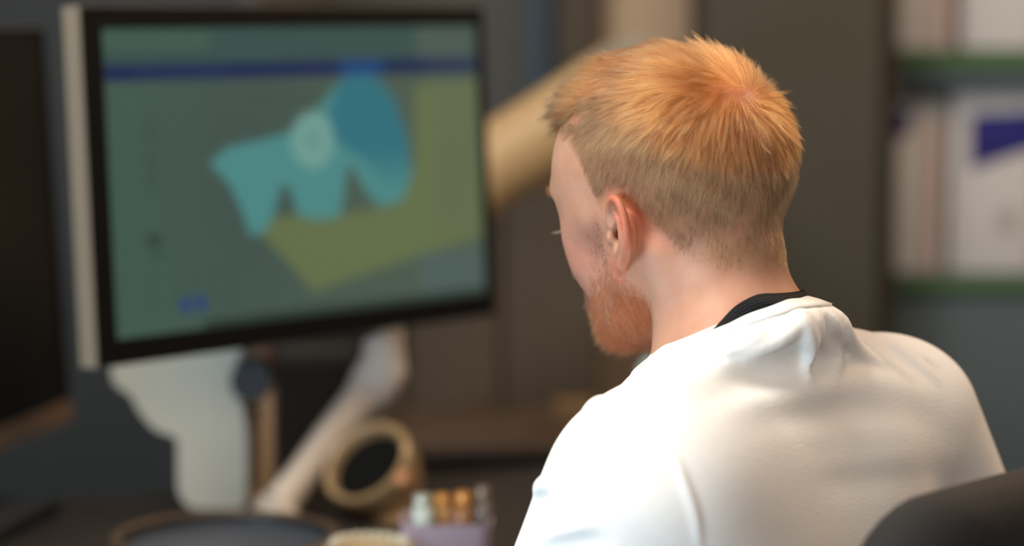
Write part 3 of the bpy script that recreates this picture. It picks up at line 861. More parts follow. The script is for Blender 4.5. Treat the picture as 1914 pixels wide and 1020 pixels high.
PL = np.radians(np.linspace(75, 285, 90)); dev = np.abs(np.degrees(PL)-186)
zc = np.interp(dev, [0, 25, 50, 75, 105], [-0.014, -0.013, -0.009, -0.012, -0.032])
e0 = neck_pts(PL, zc-0.007, 0.0010); e1 = neck_pts(PL, zc+0.000, 0.0022); e2 = neck_pts(PL, zc+0.007, 0.0014); 
def sm_open(R, k):
    for _ in range(k): R = np.concatenate([R[:1], (R[:-2]+2*R[1:-1]+R[2:])/4, R[-1:]])
    return R
e0, e1, e2 = (sm_open(e, 14) for e in (e0, e1, e2))
LV = body_w(np.concatenate([e0, e1, e2])); nL = len(PL)
LQ = [(k*nL+i, k*nL+i+1, (k+1)*nL+i+1, (k+1)*nL+i) for k in range(2) for i in range(nL-1)]
lan = mesh_np('lanyard', LV, np.array(LQ), ribbed_black(), person)
uvl = lan.data.uv_layers.new(name='UVMap')
lv = np.zeros(len(lan.data.loops), np.int32); lan.data.loops.foreach_get('vertex_index', lv)
uvd = np.stack([(lv % nL)/nL*14, (lv//nL)*0.5], 1).astype(np.float32); uvl.data.foreach_set('uv', uvd.ravel())
so = lan.modifiers.new('thickness', 'SOLIDIFY'); so.thickness = 0.0016; so.offset = 1
tag(lan, 'black ribbed lanyard strap round the neck')

# trousers and shoes (below the photo's frame, kept so the figure sits properly)
def sd_trousers(P):
    b = to_body(P); d = ell(b, (0.060, 0, -0.490), (0.140, 0.178, 0.115))
    for s in (-1, 1):
        d = smin(d, cap(b, (0.030, s*0.095, -0.515), (0.440, s*0.125, -0.525), 0.085, 0.066), 0.04)
        d = smin(d, cap(b, (0.440, s*0.125, -0.525), (0.430, s*0.130, -0.960), 0.066, 0.055), 0.03)
    return d
TV, TQ = surface_nets(sd_trousers, (-0.75, 1.35, 0.02), (0.65, 2.55, 0.72), 0.009)
TV = project(sd_trousers, TV, 1, 0.004)
tr = mesh_np('trousers', TV, TQ, mat('dark_trousers', lin(38, 42, 52), 0.85, bump=0.3, bscale=400), person)
def sd_shoe(s):
    def f(P):
        b = to_body(P)
        d = ell(b, (0.52, s*0.135, -1.015), (0.125, 0.045, 0.045))
        d = smin(d, ell(b, (0.43, s*0.132, -0.985), (0.050, 0.040, 0.062)), 0.04)
        return smax(d, -(b[:, 2]+1.048), 0.01)
    return f
for s in (1, -1):
    c = body_w([[0.49, s*0.13, -1.0]])[0]
    v, q = surface_nets(sd_shoe(s), c-np.array([.2, .2, .06]), c+np.array([.2, .2, .1]), 0.007)
    mesh_np('shoe', v, q, mat('shoe_leather', lin(30, 28, 27), 0.5), person)

# ------------------------------------------------------------------ room
M_wall = mat('dark_wall_paint', lin(100, 92, 76), 0.85, noise=0.08, nscale=3)
M_teal = mat('teal_grey_panel', lin(78, 90, 94), 0.8, noise=0.06, nscale=4)
M_floor = mat('floor_vinyl', lin(92, 88, 84), 0.5, noise=0.1, nscale=6)
def struct(o): o['kind'] = 'structure'; return o
YB = 4.35
struct(box('floor', (0, 2.4, -0.02), (6.4, 6.0, 0.04), M_floor, bevel=0))
struct(box('wall_back', (0, YB+0.05, 1.4), (6.4, 0.1, 2.8), M_wall, bevel=0))
struct(box('wall_left', (-2.6, 3.6, 1.4), (0.1, 1.4, 2.8), M_teal, bevel=0))
struct(box('baseboard_back', (0, YB-0.008, 0.05), (6.3, 0.016, 0.10), M_teal, bevel=0.003))

# grey partition panels behind the monitor
def panel(name, x0, x1, y, z0, z1, t, m, label=None, rot=0):
    o = box(name, ((x0+x1)/2, y+t/2, (z0+z1)/2), (x1-x0, t, z1-z0), m, bevel=0.004)
    if label: tag(o, label, 'partition')
    return o
M_part = mat('blue_grey_fabric', lin(52, 58, 62), 0.9, bump=0.3, bscale=300)
pa = W(-40, 500, 3.45).x; pb = W(470, 500, 3.45).x
t = thing('partition_screen', 'blue-grey fabric partition screen standing behind the large monitor', 'partition', ((pa+pb)/2-0.3, 3.48, 0))
bx = bmesh.new(); add_box(bx, (0, 0, 0.84), (pb-pa+0.6, 0.035, 1.56)); bm_obj('panel', bx, M_part, t, bevel=0.006)
for sx in (-1, 1):
    bx = bmesh.new(); add_box(bx, (sx*((pb-pa)/2+0.3), 0, 0.83), (0.03, 0.045, 1.62)); add_box(bx, (sx*((pb-pa)/2+0.3), 0, 0.012), (0.05, 0.40, 0.024))
    bm_obj('post', bx, mat('partition_post', lin(58, 60, 60), 0.5, 0.2), t, bevel=0.004)

# dark tall cabinet with doors behind the man
M_cab = mat('brown_black_cabinet', lin(68, 64, 53), 0.7, noise=0.10, nscale=5)
M_cab2 = mat('dark_brown_cabinet', lin(76, 66, 54), 0.65, noise=0.12, nscale=5)
def cabinet(name, label, x0, x1, y, h, m, doors=1, depth=0.42):
    t = thing(name, label, 'cabinet', ((x0+x1)/2, y, 0)); w = x1-x0
    bm = bmesh.new(); add_box(bm, (0, depth/2+0.02, h/2), (w, depth, h)); bm_obj('body', bm, m, t, bevel=0.003)
    dw = w/doors
    for i in range(doors):
        cx_ = -w/2+dw*(i+0.5)
        bm = bmesh.new(); add_box(bm, (cx_, 0.009, h/2+0.03), (dw-0.006, 0.018, h-0.08)); d = bm_obj('door', bm, m, t, bevel=0.003)
        bm = bmesh.new(); add_tube(bm, [(cx_+dw*0.42, -0.002, 0.55), (cx_+dw*0.42, -0.028, 0.56), (cx_+dw*0.42, -0.028, 0.69), (cx_+dw*0.42, -0.002, 0.70)], 0.005, 10)
        bm_obj('handle', bm, mat('cabinet_handle', lin(60, 58, 54), 0.4, 0.8), d)
    return t
cabinet('tall_cabinet', 'tall dark brown cabinet behind the seated man, left of the box shelves', W(1311, 300, 3.55).x, W(1649, 300, 3.55).x, 3.55, 2.3, M_cab, 1)
cabinet('wardrobe_cabinet', 'dark olive-brown cupboard to the left of the cream door post', W(1040, 300, 3.75).x, W(1122, 300, 3.75).x, 3.75, 2.3, M_cab2, 1)
o = box('trim_1', ((W(1122, 0, 3.8).x+W(1311, 0, 3.8).x)/2, 3.86, 1.4), (W(1311, 0, 3.8).x-W(1122, 0, 3.8).x, 0.10, 2.8), mat('cream_post_paint', lin(192, 168, 140), 0.6), bevel=0.004); struct(o)
o = box('wall_divider', ((W(930, 0, 4.0).x+W(1040, 0, 4.0).x)/2-0.1, 4.1, 1.4), (0.42, 0.06, 2.8), mat('grey_wall_panel', lin(96, 96, 92), 0.8), bevel=0.003); struct(o)
o = box('trim_2', ((W(985, 0, 3.98).x+W(1032, 0, 3.98).x)/2, 4.045, 1.4), (0.042, 0.05, 2.8), mat('blue_grey_trim', lin(78, 96, 108), 0.6), bevel=0.003); struct(o)

cabinet('counter_cabinet', 'waist-high dark brown cabinet between the large monitor and the shoulder', W(575, 500, 3.45).x, W(1118, 500, 3.45).x, 3.45, W(1000, 352, 3.45).z, M_cab2, 3, 0.25)
# low dark sideboard behind the desk (brown top, shade of the gap below painted black)
y0 = 2.95
t = thing('low_sideboard', 'low dark brown sideboard with a reddish brown top edge behind the desk', 'sideboard', (W(1000, 800, y0).x, y0, 0))
ztop = W(870, 828, y0).z; zt2 = W(870, 855, y0).z; zt3 = W(870, 885, y0).z
bm = bmesh.new(); add_box(bm, (0, 0.14, (ztop+zt2)/2), (0.40, 0.28, ztop-zt2)); bm_obj('top', bm, mat('reddish_brown_wood', lin(80, 64, 50), 0.6, noise=0.15, nscale=12), t, bevel=0.003)
bm = bmesh.new(); add_box(bm, (0, 0.15, (zt2+zt3)/2), (0.38, 0.24, zt2-zt3)); bm_obj('recess', bm, mat('recess_shade_black', lin(22, 20, 18), 0.8), t, bevel=0.002)  # dark strip, the gap's shade put into its colour
for i in (-1, 0, 1):
    bm = bmesh.new(); add_box(bm, (i*0.13, 0.008, (zt3+0.09)/2), (0.125, 0.018, zt3-0.10)); d = bm_obj('drawer', bm, mat('umber_drawer_front', lin(84, 62, 46), 0.6, noise=0.15, nscale=12), t, bevel=0.003)
    bm = bmesh.new(); add_tube(bm, [(i*0.13-0.05, -0.001, zt3-0.09), (i*0.13-0.05, -0.022, zt3-0.09), (i*0.13+0.05, -0.022, zt3-0.09), (i*0.13+0.05, -0.001, zt3-0.09)], 0.004, 8); bm_obj('handle', bm, mat('drawer_pull', lin(120, 110, 95), 0.4, 0.8), d)
bm = bmesh.new(); add_box(bm, (0, 0.15, zt3/2), (0.39, 0.25, zt3-0.002)); bm_obj('body', bm, M_cab2, t, bevel=0.003)

# ------------------------------------------------------------------ shelves with cartons
YS = 3.75
t = thing('box_shelf', 'dark teal-grey shelving unit with green shelf edges holding white cartons', 'shelf', (W(1650, 300, YS).x, YS, 0))
X0 = 0.0; X1 = 1.05; DS = 0.34
M_green = mat('green_shelf_edge', lin(66, 100, 58), 0.6)
zs = [W(1800, 94, YS).z, W(1800, 514, YS).z, W(1800, 960, YS).z, 0.12, W(1800, 107, YS).z+0.40]
bm = bmesh.new(); add_box(bm, ((X0+X1)/2, DS+0.01, 1.0), (X1-X0, 0.02, 2.0)); bm_obj('back_panel', bm, M_teal, t, bevel=0.002)
for x in (X0+0.011, X1-0.011):
    bm = bmesh.new(); add_box(bm, (x, DS/2, 1.0), (0.022, DS, 2.0)); bm_obj('side_panel', bm, M_cab if x < 0.5 else M_teal, t, bevel=0.002)
for z in zs:
    bm = bmesh.new(); add_box(bm, ((X0+X1)/2, DS/2, z-0.014), (X1-X0-0.05, DS-0.004, 0.026)); sh = bm_obj('shelf_board', bm, M_teal, t, bevel=0.002)
    bm = bmesh.new(); add_box(bm, ((X0+X1)/2, -0.004, z-0.014), (X1-X0-0.05, 0.006, 0.024)); bm_obj('edge_strip', bm, M_green, sh, bevel=0.001)
# deep rail / drawer fronts between the rows
for z0_, z1_ in ((W(1800, 168, YS).z, zs[0]-0.030), (zs[2], zs[1]-0.030)):
    bm = bmesh.new(); add_box(bm, ((X0+X1)/2, 0.012, (z0_+z1_)/2), (X1-X0-0.05, 0.02, z1_-z0_)); bm_obj('drawer_front', bm, M_teal, t, bevel=0.003)
M_carton = mat('white_carton', lin(196, 194, 192), 0.7, noise=0.03, nscale=8)
M_blue = mat('carton_blue_print', lin(16, 10, 98), 0.6)
M_pink = mat('carton_pale_red_print', lin(180, 152, 144), 0.7)
def carton(label, x0, x1, z0, h, logo, group='white cartons on the shelves'):
    w = x1-x0; d = 0.24
    t = thing('carton', label, 'box', ((x0+x1)/2, YS+0.03, z0), 0, group)
    bm = bmesh.new(); add_box(bm, (0, d/2, h/2), (w, d, h)); bm_obj('carton_body', bm, M_carton, t, bevel=0.003)
    bm = bmesh.new(); add_box(bm, (0, d/2, h+0.0008), (0.045, d*0.98, 0.0012)); bm_obj('packing_tape', bm, mat('tape', lin(190, 180, 160), 0.3), t, bevel=0)
    bm = bmesh.new(); add_box(bm, (w/2-0.018, -0.0006, h*0.45), (0.016, 0.001, h*0.86)); bm_obj('side_print', bm, M_pink, t, bevel=0)
    for pts in logo:
        bm = bmesh.new(); add_prism(bm, pts, -0.0014, -0.0002); bm_obj('printed_logo', bm, M_blue, t, smooth=False)
    return t
def sx(px, py=350): return W(px, py, YS+0.03).x
def sz(px, py): return W(px, py, YS+0.03).z
zb = zs[1]
# left carton of the middle row
xa, xb = sx(1660), sx(1765); h = sz(1700, 190)-zb; cx_ = (xa+xb)/2
carton('narrow white carton with a small dark blue mark on the middle shelf', xa, xb, zb+0.001, h,
       [[(sx(1668)-cx_, sz(1668, 206)-zb), (sx(1700)-cx_, sz(1700, 206)-zb), (sx(1700)-cx_, sz(1700, 248)-zb), (sx(1668)-cx_, sz(1668, 268)-zb)]])
xa, xb = sx(1778), sx(1960); h = sz(1800, 170)-zb; cx_ = (xa+xb)/2
big = carton('wide white carton with a large slanted dark blue banner on the middle shelf', xa, xb, zb+0.001, h,
       [[(sx(1812)-cx_, sz(1812, 214)-zb), (sx(1950)-cx_, sz(1950, 208)-zb), (sx(1950)-cx_, sz(1950, 272)-zb), (sx(1812)-cx_, sz(1812, 318)-zb)]])
bm = bmesh.new()
for i, (a_, b_) in enumerate(((1828, 1836), (1842, 1850), (1856, 1872), (1880, 1888), (1894, 1908))):
    add_box(bm, ((sx(a_)+sx(b_))/2-cx_, -0.0018, sz(1850, 240)-zb), (sx(b_)-sx(a_), 0.0008, 0.018))
bm_obj('banner_lettering', bm, mat('faded_lettering', lin(40, 36, 130), 0.6), big, smooth=False)
bm = bmesh.new()
add_lathe(bm, [(0, 0), (0.013, 0), (0.013, 0.001), (0, 0.001)], Matrix.Translation((sx(1885)-cx_, 0.0, sz(1885, 415)-zb)) @ Matrix.Rotation(math.pi/2, 4, 'X') @ Matrix.Diagonal((1, 1.6, 1, 1)), 24)
bm_obj('grey_emblem', bm, mat('grey_emblem_print', lin(150, 148, 140), 0.7), big)
zb = zs[0]; 
xa, xb = sx(1660, 50), sx(1778, 50); carton('white carton at the left end of the upper shelf', xa, xb, zb+0.001, 0.30, [])
xa, xb = sx(1800, 50), sx(1965, 50); carton('wider white carton to the right on the upper shelf', xa, xb, zb+0.001, 0.30, [])
bm = bmesh.new(); add_box(bm, (0, 0, 0.14), (sx(1794)-sx(1782), 0.2, 0.28))
o = bm_obj('file_box', bm, mat('dusty_pink_card', lin(150, 112, 104), 0.8), None, bevel=0.002); o.location = ((sx(1781)+sx(1795))/2, YS+0.15, zb+0.001)
tag(o, 'dusty pink file box squeezed between two white cartons on the upper shelf', 'box')
# ------------------------------------------------------------------ desk
FB, LB = RB[:, 0], RB[:, 1]      # the man's forward and left
DZ = 0.728
drot = math.radians(20); dn = np.array([-math.sin(drot), math.cos(drot)]); dt = np.array([math.cos(drot), math.sin(drot)])
dc = dn*2.25+dt*0.62
t = thing('desk', 'dark desk carrying the monitor stand, in front of the seated man', 'desk', (dc[0], dc[1], 0), drot)
M_desk = mat('dark_desk_laminate', lin(35, 29, 25), 0.6, noise=0.12, nscale=10)
bm = bmesh.new(); add_box(bm, (0, 0, DZ-0.014), (1.5, 0.84, 0.028)); bm_obj('desktop', bm, M_desk, t, bevel=0.004)
for sx_ in (-0.70, 0.70):
    for sy_ in (-0.36, 0.36):
        bm = bmesh.new(); add_box(bm, (sx_, sy_, (DZ-0.03)/2), (0.05, 0.05, DZ-0.03)); bm_obj('leg', bm, mat('desk_leg_metal', lin(70, 70, 70), 0.4, 0.7), t, bevel=0.004)
bm = bmesh.new(); add_box(bm, (0, 0.0, DZ-0.06), (1.36, 0.03, 0.05)); bm_obj('crossbar', bm, mat('desk_bar_metal', lin(70, 70, 70), 0.4, 0.7), t, bevel=0.004)

# ------------------------------------------------------------------ monitors
def monitor(name, label, BL, ux, wdt, hgt, tilt, screen_fn, bez, frame_col, group=None):
    """BL: lower left front corner; ux: heading of the bottom edge (radians); local x along the screen, y into it, z up"""
    t = thing(name, label, 'monitor', BL, ux, group); t.rotation_euler = (0, 0, ux)
    R = Matrix.Rotation(-tilt, 4, 'X')
    dpt = 0.030
    # casing
    bm = bmesh.new()
    add_prism(bm, [(0, 0), (wdt, 0), (wdt, hgt), (0, hgt)], 0.004, dpt, R); bm_obj('casing', bm, frame_col, t, bevel=0.004, seg=3)
    bm = bmesh.new(); add_prism(bm, [(wdt*.2, hgt*.2), (wdt*.8, hgt*.2), (wdt*.8, hgt*.8), (wdt*.2, hgt*.8)], dpt+0.0005, dpt+0.022, R); bm_obj('rear_housing', bm, frame_col, t, bevel=0.008)
    l, r_, b_, tp = bez
    bm = bmesh.new(); o_ = [(0.001, 0.001), (wdt-0.001, 0.001), (wdt-0.001, hgt-0.001), (0.001, hgt-0.001)]; i_ = [(l, b_), (wdt-r_, b_), (wdt-r_, hgt-tp), (l, hgt-tp)]
    def ring(pts, y): return [bm.verts.new(R @ Vector((x, y, z))) for x, z in pts]
    A, B, C, D = ring(o_, 0.0038), ring(o_, 0.0), ring(i_, 0.0), ring(i_, 0.0032)
    for P_, Q_ in ((A, B), (B, C), (C, D)):
        for i in range(4): bm.faces.new((P_[i], P_[(i+1) % 4], Q_[(i+1) % 4], Q_[i]))
    bm_obj('bezel', bm, mat('black_bezel', lin(7, 6, 5), 0.5, spec=0.15), t, smooth=False)
    NX, NZ = 260, 150
    u, v = np.meshgrid(np.linspace(0, 1, NX), np.linspace(0, 1, NZ), indexing='ij')
    X = l+u*(wdt-l-r_); Z = b_+v*(hgt-b_-tp)
    P_ = np.stack([X.ravel(), np.full(X.size, 0.0030), Z.ravel()], 1); P_ = P_@np.array(R.to_3x3()).T
    i = np.arange(NX-1)[:, None]*NZ+np.arange(NZ-1)[None]; i = i.ravel()
    Q_ = np.stack([i, i+NZ, i+NZ+1, i+1], -1)
    m = bpy.data.materials.new(name+'_display'); m.use_nodes = True; nt = m.node_tree; b = nt.nodes['Principled BSDF']
    vc = nt.nodes.new('ShaderNodeVertexColor'); vc.layer_name = 'pigment'
    b.inputs['Base Color'].default_value = lin(20, 20, 19); b.inputs['Roughness'].default_value = 0.38; b.inputs['Specular IOR Level'].default_value = 0.3
    nt.links.new(vc.outputs['Color'], b.inputs['Emission Color']); b.inputs['Emission Strength'].default_value = 1.0
    s = mesh_np('screen', P_, Q_, m, t, screen_fn(u.ravel(), v.ravel()))
    return t

# the big monitor, set from its two front lower corners
TL = math.radians(3.0)
BLc = W(186, 690, 2.33); BRc = W(926, 588, 2.745)
zavg = (BLc.z+BRc.z)/2
dirv = Vector((BRc.x-BLc.x, BRc.y-BLc.y, 0)); MW = dirv.length; ux = math.atan2(dirv.y, dirv.x); MH = 0.352
MON_BL = Vector((BLc.x, BLc.y, zavg))
Rm = Matrix.Rotation(ux, 3, 'Z') @ Matrix.Rotation(-TL, 3, 'X')
BEZ = (0.0235, 0.012, 0.026, 0.022)
def px_to_uv(px, py):
    """authoring helper: photo pixel -> screen coordinates (0..1)"""
    o = Vector((0, 0, CAM_Z)); d = (W(px, py, 1.0)-o)
    n = Rm @ Vector((0, 1, 0)); s = (MON_BL-o).dot(n)/d.dot(n); q = Rm.transposed() @ (o+d*s-MON_BL)
    return ((q.x-BEZ[0])/(MW-BEZ[0]-BEZ[1]), (q.z-BEZ[2])/(MH-BEZ[2]-BEZ[3]))
def inside(u, v, poly):
    c = np.zeros(len(u), bool); n = len(poly)
    for i in range(n):
        x0, y0 = poly[i]; x1, y1 = poly[(i+1) % n]
        if y0 == y1: continue
        c ^= ((y0 > v) != (y1 > v)) & (u < (x1-x0)*(v-y0)/(y1-y0)+x0)
    return c.astype(float)
def screen_ui(u, v):
    n = len(u)
    c = L3(62, 88, 76)*(1-u[:, None])+L3(78, 92, 78)*u[:, None]
    mid = np.exp(-((u-0.35)/0.22)**2-((v-0.5)/0.5)**2)[:, None]*0.7; c = c*(1-mid)+L3(58, 76, 72)*mid
    def put(m, col, a=1.0):
        nonlocal c
        c = c*(1-(m*a)[:, None])+np.asarray(col)*(m*a)[:, None]
    R = lambda x0, x1, y0, y1: ((u > x0) & (u < x1) & (v > y0) & (v < y1)).astype(float)
    put(R(0, 1, 0.878, 1), L3(50, 78, 74), 0.9); put(R(0, .26, 0.93, .985), L3(66, 92, 78), 0.8); put(R(0.82, 1, 0.885, 1), L3(84, 96, 88), 0.6)
    put(R(0, 1, 0.828, 0.882), L3(6, 30, 76)); put(R(0.85, 1, 0.828, 0.882), L3(34, 46, 78), 0.8); put(R(.60, .72, 0.83, 0.88), L3(12, 62, 120), 0.9)
    for i in range(8): put(R(.08+.028*i, .10+.028*i, .85, .862), L3(30, 58, 96), .7)
    # olive base of the dental model
    ol = [(0.353, 0.322), (0.41, 0.352), (0.583, 0.343), (0.74, 0.361), (0.80, 0.50), (0.812, 0.79), (1.0, 0.80), (1.0, 0.218), (0.792, 0.165), (0.501, 0.081), (0.46, 0.152)]
    put(inside(u, v, ol), L3(100, 112, 72), 0.95)
    put(R(0.86, 1, 0.25, 0.80), L3(98, 106, 82), 0.5); put(R(0.8, 1, 0.0, 0.18), L3(78, 98, 98), 0.55)
    te = [(0.246, 0.549), (0.295, 0.599), (0.42, 0.626), (0.477, 0.65), (0.538, 0.721), (0.6, 0.812), (0.66, 0.835), (0.70, 0.82), (0.75, 0.74), (0.783, 0.593), (0.790, 0.457), (0.76, 0.372), (0.697, 0.359), (0.655, 0.42), (0.622, 0.51), (0.606, 0.50), (0.59, 0.37), (0.58, 0.335), (0.50, 0.335), (0.467, 0.355), (0.450, 0.45), (0.428, 0.46), (0.405, 0.363), (0.375, 0.30), (0.34, 0.30), (0.321, 0.389), (0.291, 0.482)]
    put(inside(u, v, te), L3(74, 136, 134))
    tr_ = [(0.56, 0.70), (0.6, 0.81), (0.66, 0.833), (0.70, 0.82), (0.75, 0.74), (0.783, 0.593), (0.790, 0.457), (0.76, 0.40), (0.70, 0.45), (0.66, 0.52), (0.58, 0.60)]
    put(inside(u, v, tr_), L3(38, 108, 122)*sstep(0.36, 0.60, v)[:, None]+L3(74, 136, 134)*(1-sstep(0.36, 0.60, v))[:, None], 0.9)
    put(((((u-0.517)/0.058)**2+((v-0.607)/0.098)**2) < 1).astype(float), L3(112, 158, 148), 0.95)
    put((((((u-0.517)/0.020)**2+((v-0.607)/0.034)**2) < 1) & ((((u-0.517)/0.010)**2+((v-0.607)/0.018)**2) > 1)).astype(float), L3(90, 138, 132), 0.9)
    # dim columns of menu text, too small to read
    for y in np.linspace(0.47, 0.72, 9): put(R(.085, .125, y, y+.009), L3(36, 60, 56), .6)
    put(R(.085, .118, .295, .325), L3(22, 44, 40), .8); put(R(.088, .130, .255, .268), L3(36, 60, 56), .7)
    for y in np.linspace(.10, .20, 5):
        for x in (.085, .14, .185, .23, .28): put(R(x, x+.022, y, y+.008), L3(40, 64, 58), .5)
    for x in np.linspace(.36, .54, 9): put(R(x, x+.012, .752, .766), L3(40, 62, 60), .6)
    for x in np.linspace(.60, .68, 5): put(R(x, x+.010, .752, .762), L3(24, 80, 96), .6)
    for y in np.linspace(.33, .55, 6): put(R(.88, .95, y, y+.008), L3(80, 92, 66), .6)
    for x in (.172, .209): put(((((u-x)/.0115)**2+((v-.085)/.023)**2) < 1).astype(float), L3(10, 52, 132))
    for x in (.245, .27, .295): put(R(x, x+.014, .075, .088), L3(40, 70, 66), .7)
    put(R(.215, 1, 0, .022), L3(16, 22, 22), .95)
    g = c.reshape(260, 150, 3)                    # the rendered model has soft, anti-aliased edges
    for _ in range(9):
        p_ = np.pad(g, ((1, 1), (1, 1), (0, 0)), 'edge')
        g = (p_[:-2, 1:-1]+p_[2:, 1:-1]+p_[1:-1, :-2]+p_[1:-1, 2:]+2*g)/6
    c = 0.75*g.reshape(-1, 3)+0.25*c
    return c*0.92
M_frame = mat('silver_monitor_casing', lin(150, 140, 124), 0.4, metal=0.25)
monitor('computer_monitor', 'large monitor with silver frame edge showing blue-green dental software', MON_BL, ux, MW, MH, TL, screen_ui, BEZ, M_frame)
def screen_off(u, v):
    return np.tile(L3(10, 10, 9), (len(u), 1))*0.3
# the dark monitor at the left edge, nearly edge-on
e1_ = W(134, 784, 2.75); hx = math.atan2(0.97, 0.20)
M2W, M2H = 0.56, (W(98, 50, 2.75).z-e1_.z)
m2 = monitor('computer_monitor', 'switched-off dark monitor at the left edge, seen almost edge-on', Vector((e1_.x-math.cos(hx)*M2W, e1_.y-math.sin(hx)*M2W, e1_.z)), hx, M2W, M2H, math.radians(3.0), screen_off, (0.006, 0.006, 0.025, 0.006), M_frame)
for c in m2.children:
    if c.name.startswith('bezel'):
        bm = bmesh.new(); add_prism(bm, [(0.001, 0.001), (M2W-0.001, 0.001), (M2W-0.001, 0.0245), (0.001, 0.0245)], -0.0015, 0.0, Matrix.Rotation(-math.radians(3.0), 4, 'X'))
        bm_obj('chin_strip', bm, mat('bronze_grey_strip', lin(128, 108, 90), 0.45, metal=0.2), m2)['label'] = 'dull bronze-grey strip'
bm = bmesh.new(); ctr = Matrix.Rotation(0, 4, 'X')
add_box(bm, (M2W/2, 0.040, M2H*0.45), (0.07, 0.02, 0.2)); add_box(bm, (M2W/2, 0.058, (M2H*0.45-(e1_.z-DZ))/2), (0.05, 0.02, M2H*0.45+(e1_.z-DZ)-0.02))
add_box(bm, (M2W/2, 0.05, 0.0085-(e1_.z-DZ)), (0.24, 0.20, 0.016)); bm_obj('stand', bm, mat('monitor_stand_dark', lin(34, 36, 38), 0.6), m2, bevel=0.004)

# ------------------------------------------------------------------ white stand under the monitor
M_white = mat('warm_white_plastic', lin(190, 192, 180), 0.5, spec=0.4)
YC = 2.60
org = W(420, 950, YC)
stand = thing('equipment_stand', 'cream-white curved stand under the left half of the large monitor', 'stand', (org.x, org.y, DZ))
def loc2(px, py, y=YC):
    p = W(px, py, y); return (p.x-org.x, p.z-DZ)
out = [loc2(*q) for q in ((205, 640), (208, 700), (218, 722), (242, 738), (262, 772), (290, 803), (322, 815), (331, 830), (332, 905), (340, 932), (360, 950), (392, 958), (440, 955), (458, 940), (461, 850), (456, 780), (446, 735), (436, 690), (440, 640))]
out = [tuple(q) for q in smooth_path(out+[out[0]], 4)[:-1]]
bm = bmesh.new(); add_prism(bm, out, 0.0, 0.060); bm_obj('column', bm, M_white, stand, bevel=0.006, seg=3)
o2 = [loc2(*q, YC+0.03) for q in ((462, 730), (508, 730), (508, 900), (504, 925), (485, 945), (455, 950), (440, 945), (440, 930), (478, 915), (484, 890), (484, 760), (462, 760))]
bm = bmesh.new(); add_prism(bm, o2, 0.035, 0.075); bm_obj('lit_side_strip', bm, mat('lit_side_tan', lin(206, 166, 122), 0.5), stand, bevel=0.003)['label'] = 'side strip of the stand, warm side light painted into its tan'  # warm side light on the stand, put into this strip's colour
o3 = [loc2(*q, YC+0.02) for q in ((440, 740), (484, 740), (484, 915), (440, 915))]
bm = bmesh.new(); add_prism(bm, o3, 0.045, 0.070); bm_obj('inner_web', bm, mat('mauve_grey_plastic', lin(134, 118, 110), 0.6), stand, bevel=0.002)
q = loc2(472, 708); bm = bmesh.new()
add_lathe(bm, [(0, -0.024), (0.019, -0.024), (0.022, -0.020), (0.022, 0.020), (0, 0.020)], Matrix.Translation((q[0], 0.0, q[1])) @ Matrix.Rotation(math.pi/2, 4, 'X'), 32)
bm_obj('pivot_knob', bm, mat('dark_pivot', lin(44, 47, 52), 0.5), stand)['label'] = 'round dark pivot knob'
q = loc2(485, 660, YC+0.02); bm = bmesh.new(); add_box(bm, (q[0], 0.03, q[1]), (0.036, 0.03, 0.03)); bm_obj('copper_bushing', bm, mat('brown_bushing', lin(112, 80, 56), 0.5), stand, bevel=0.004)

# monitor arm: diagonal bar, elbow and the upright that holds the monitor
YA = 2.66
M_arm = mat('arm_white_paint', lin(190, 181, 170), 0.45)
M_arm_lit = mat('arm_warm_lit_paint', lin(186, 152, 118), 0.5)  # same white arm, warm light on its right face put into the colour
YBA = 2.52; base = W(512, 960, YBA); arm = thing('monitor_arm', 'white diagonal monitor arm rising to the right behind the large monitor', 'monitor arm', (base.x, YBA, DZ))
def la(px, py, y=YA): p = W(px, py, y); return Vector((p.x-base.x, y-YBA, p.z-DZ))
bm = bmesh.new(); add_tube(bm, [la(516, 952, 2.52), la(560, 893, 2.56), la(610, 822, 2.60), la(655, 768, 2.64), la(690, 728)], [0.022, 0.020, 0.020, 0.022, 0.026], 20, flat=0.8); bm_obj('lower_arm', bm, M_arm, arm)
bm = bmesh.new(); add_tube(bm, [la(672, 752), la(700, 715), la(716, 685), la(716, 650), la(704, 625)], [0.022, 0.028, 0.028, 0.022, 0.018], 20, flat=0.8); bm_obj('elbow', bm, M_arm, arm)
bm = bmesh.new(); o_ = [(la(*q_).x, la(*q_).z) for q_ in ((716, 600), (753, 596), (755, 690), (744, 722), (722, 742), (726, 690), (718, 650))]
add_prism(bm, o_, YA-YBA-0.012, YA-YBA+0.030); bm_obj('upright', bm, M_arm_lit, arm, bevel=0.004)['label'] = 'upright plate of the arm, warm light painted into its tan'
mc = Vector(MON_BL)+Rm @ Vector((MW*0.5, 0.059, MH*0.45)); a1 = la(735, 615); 
bm = bmesh.new(); e_ = mc-Vector((base.x, YBA, DZ)); add_tube(bm, [a1+Vector((0, 0.01, 0)), a1+Vector((0, 0.02, 0.05)), e_+Rm @ Vector((0.03, 0.05, 0)), e_], 0.013, 14); bm_obj('upper_arm', bm, M_arm, arm)
bm = bmesh.new(); add_box(bm, e_, (0.10, 0.012, 0.10), Rm); bm_obj('mounting_plate', bm, M_arm, arm, bevel=0.003)
bm = bmesh.new(); add_lathe(bm, [(0, 0), (0.032, 0), (0.032, 0.006), (0.024, 0.014), (0.018, 0.03), (0, 0.03)], Matrix.Translation((0, 0, 0)), 40); bm_obj('base_plate', bm, M_arm, arm)

M_cpl_ = mat('case_rubber', lin(24, 24, 24), 0.7)
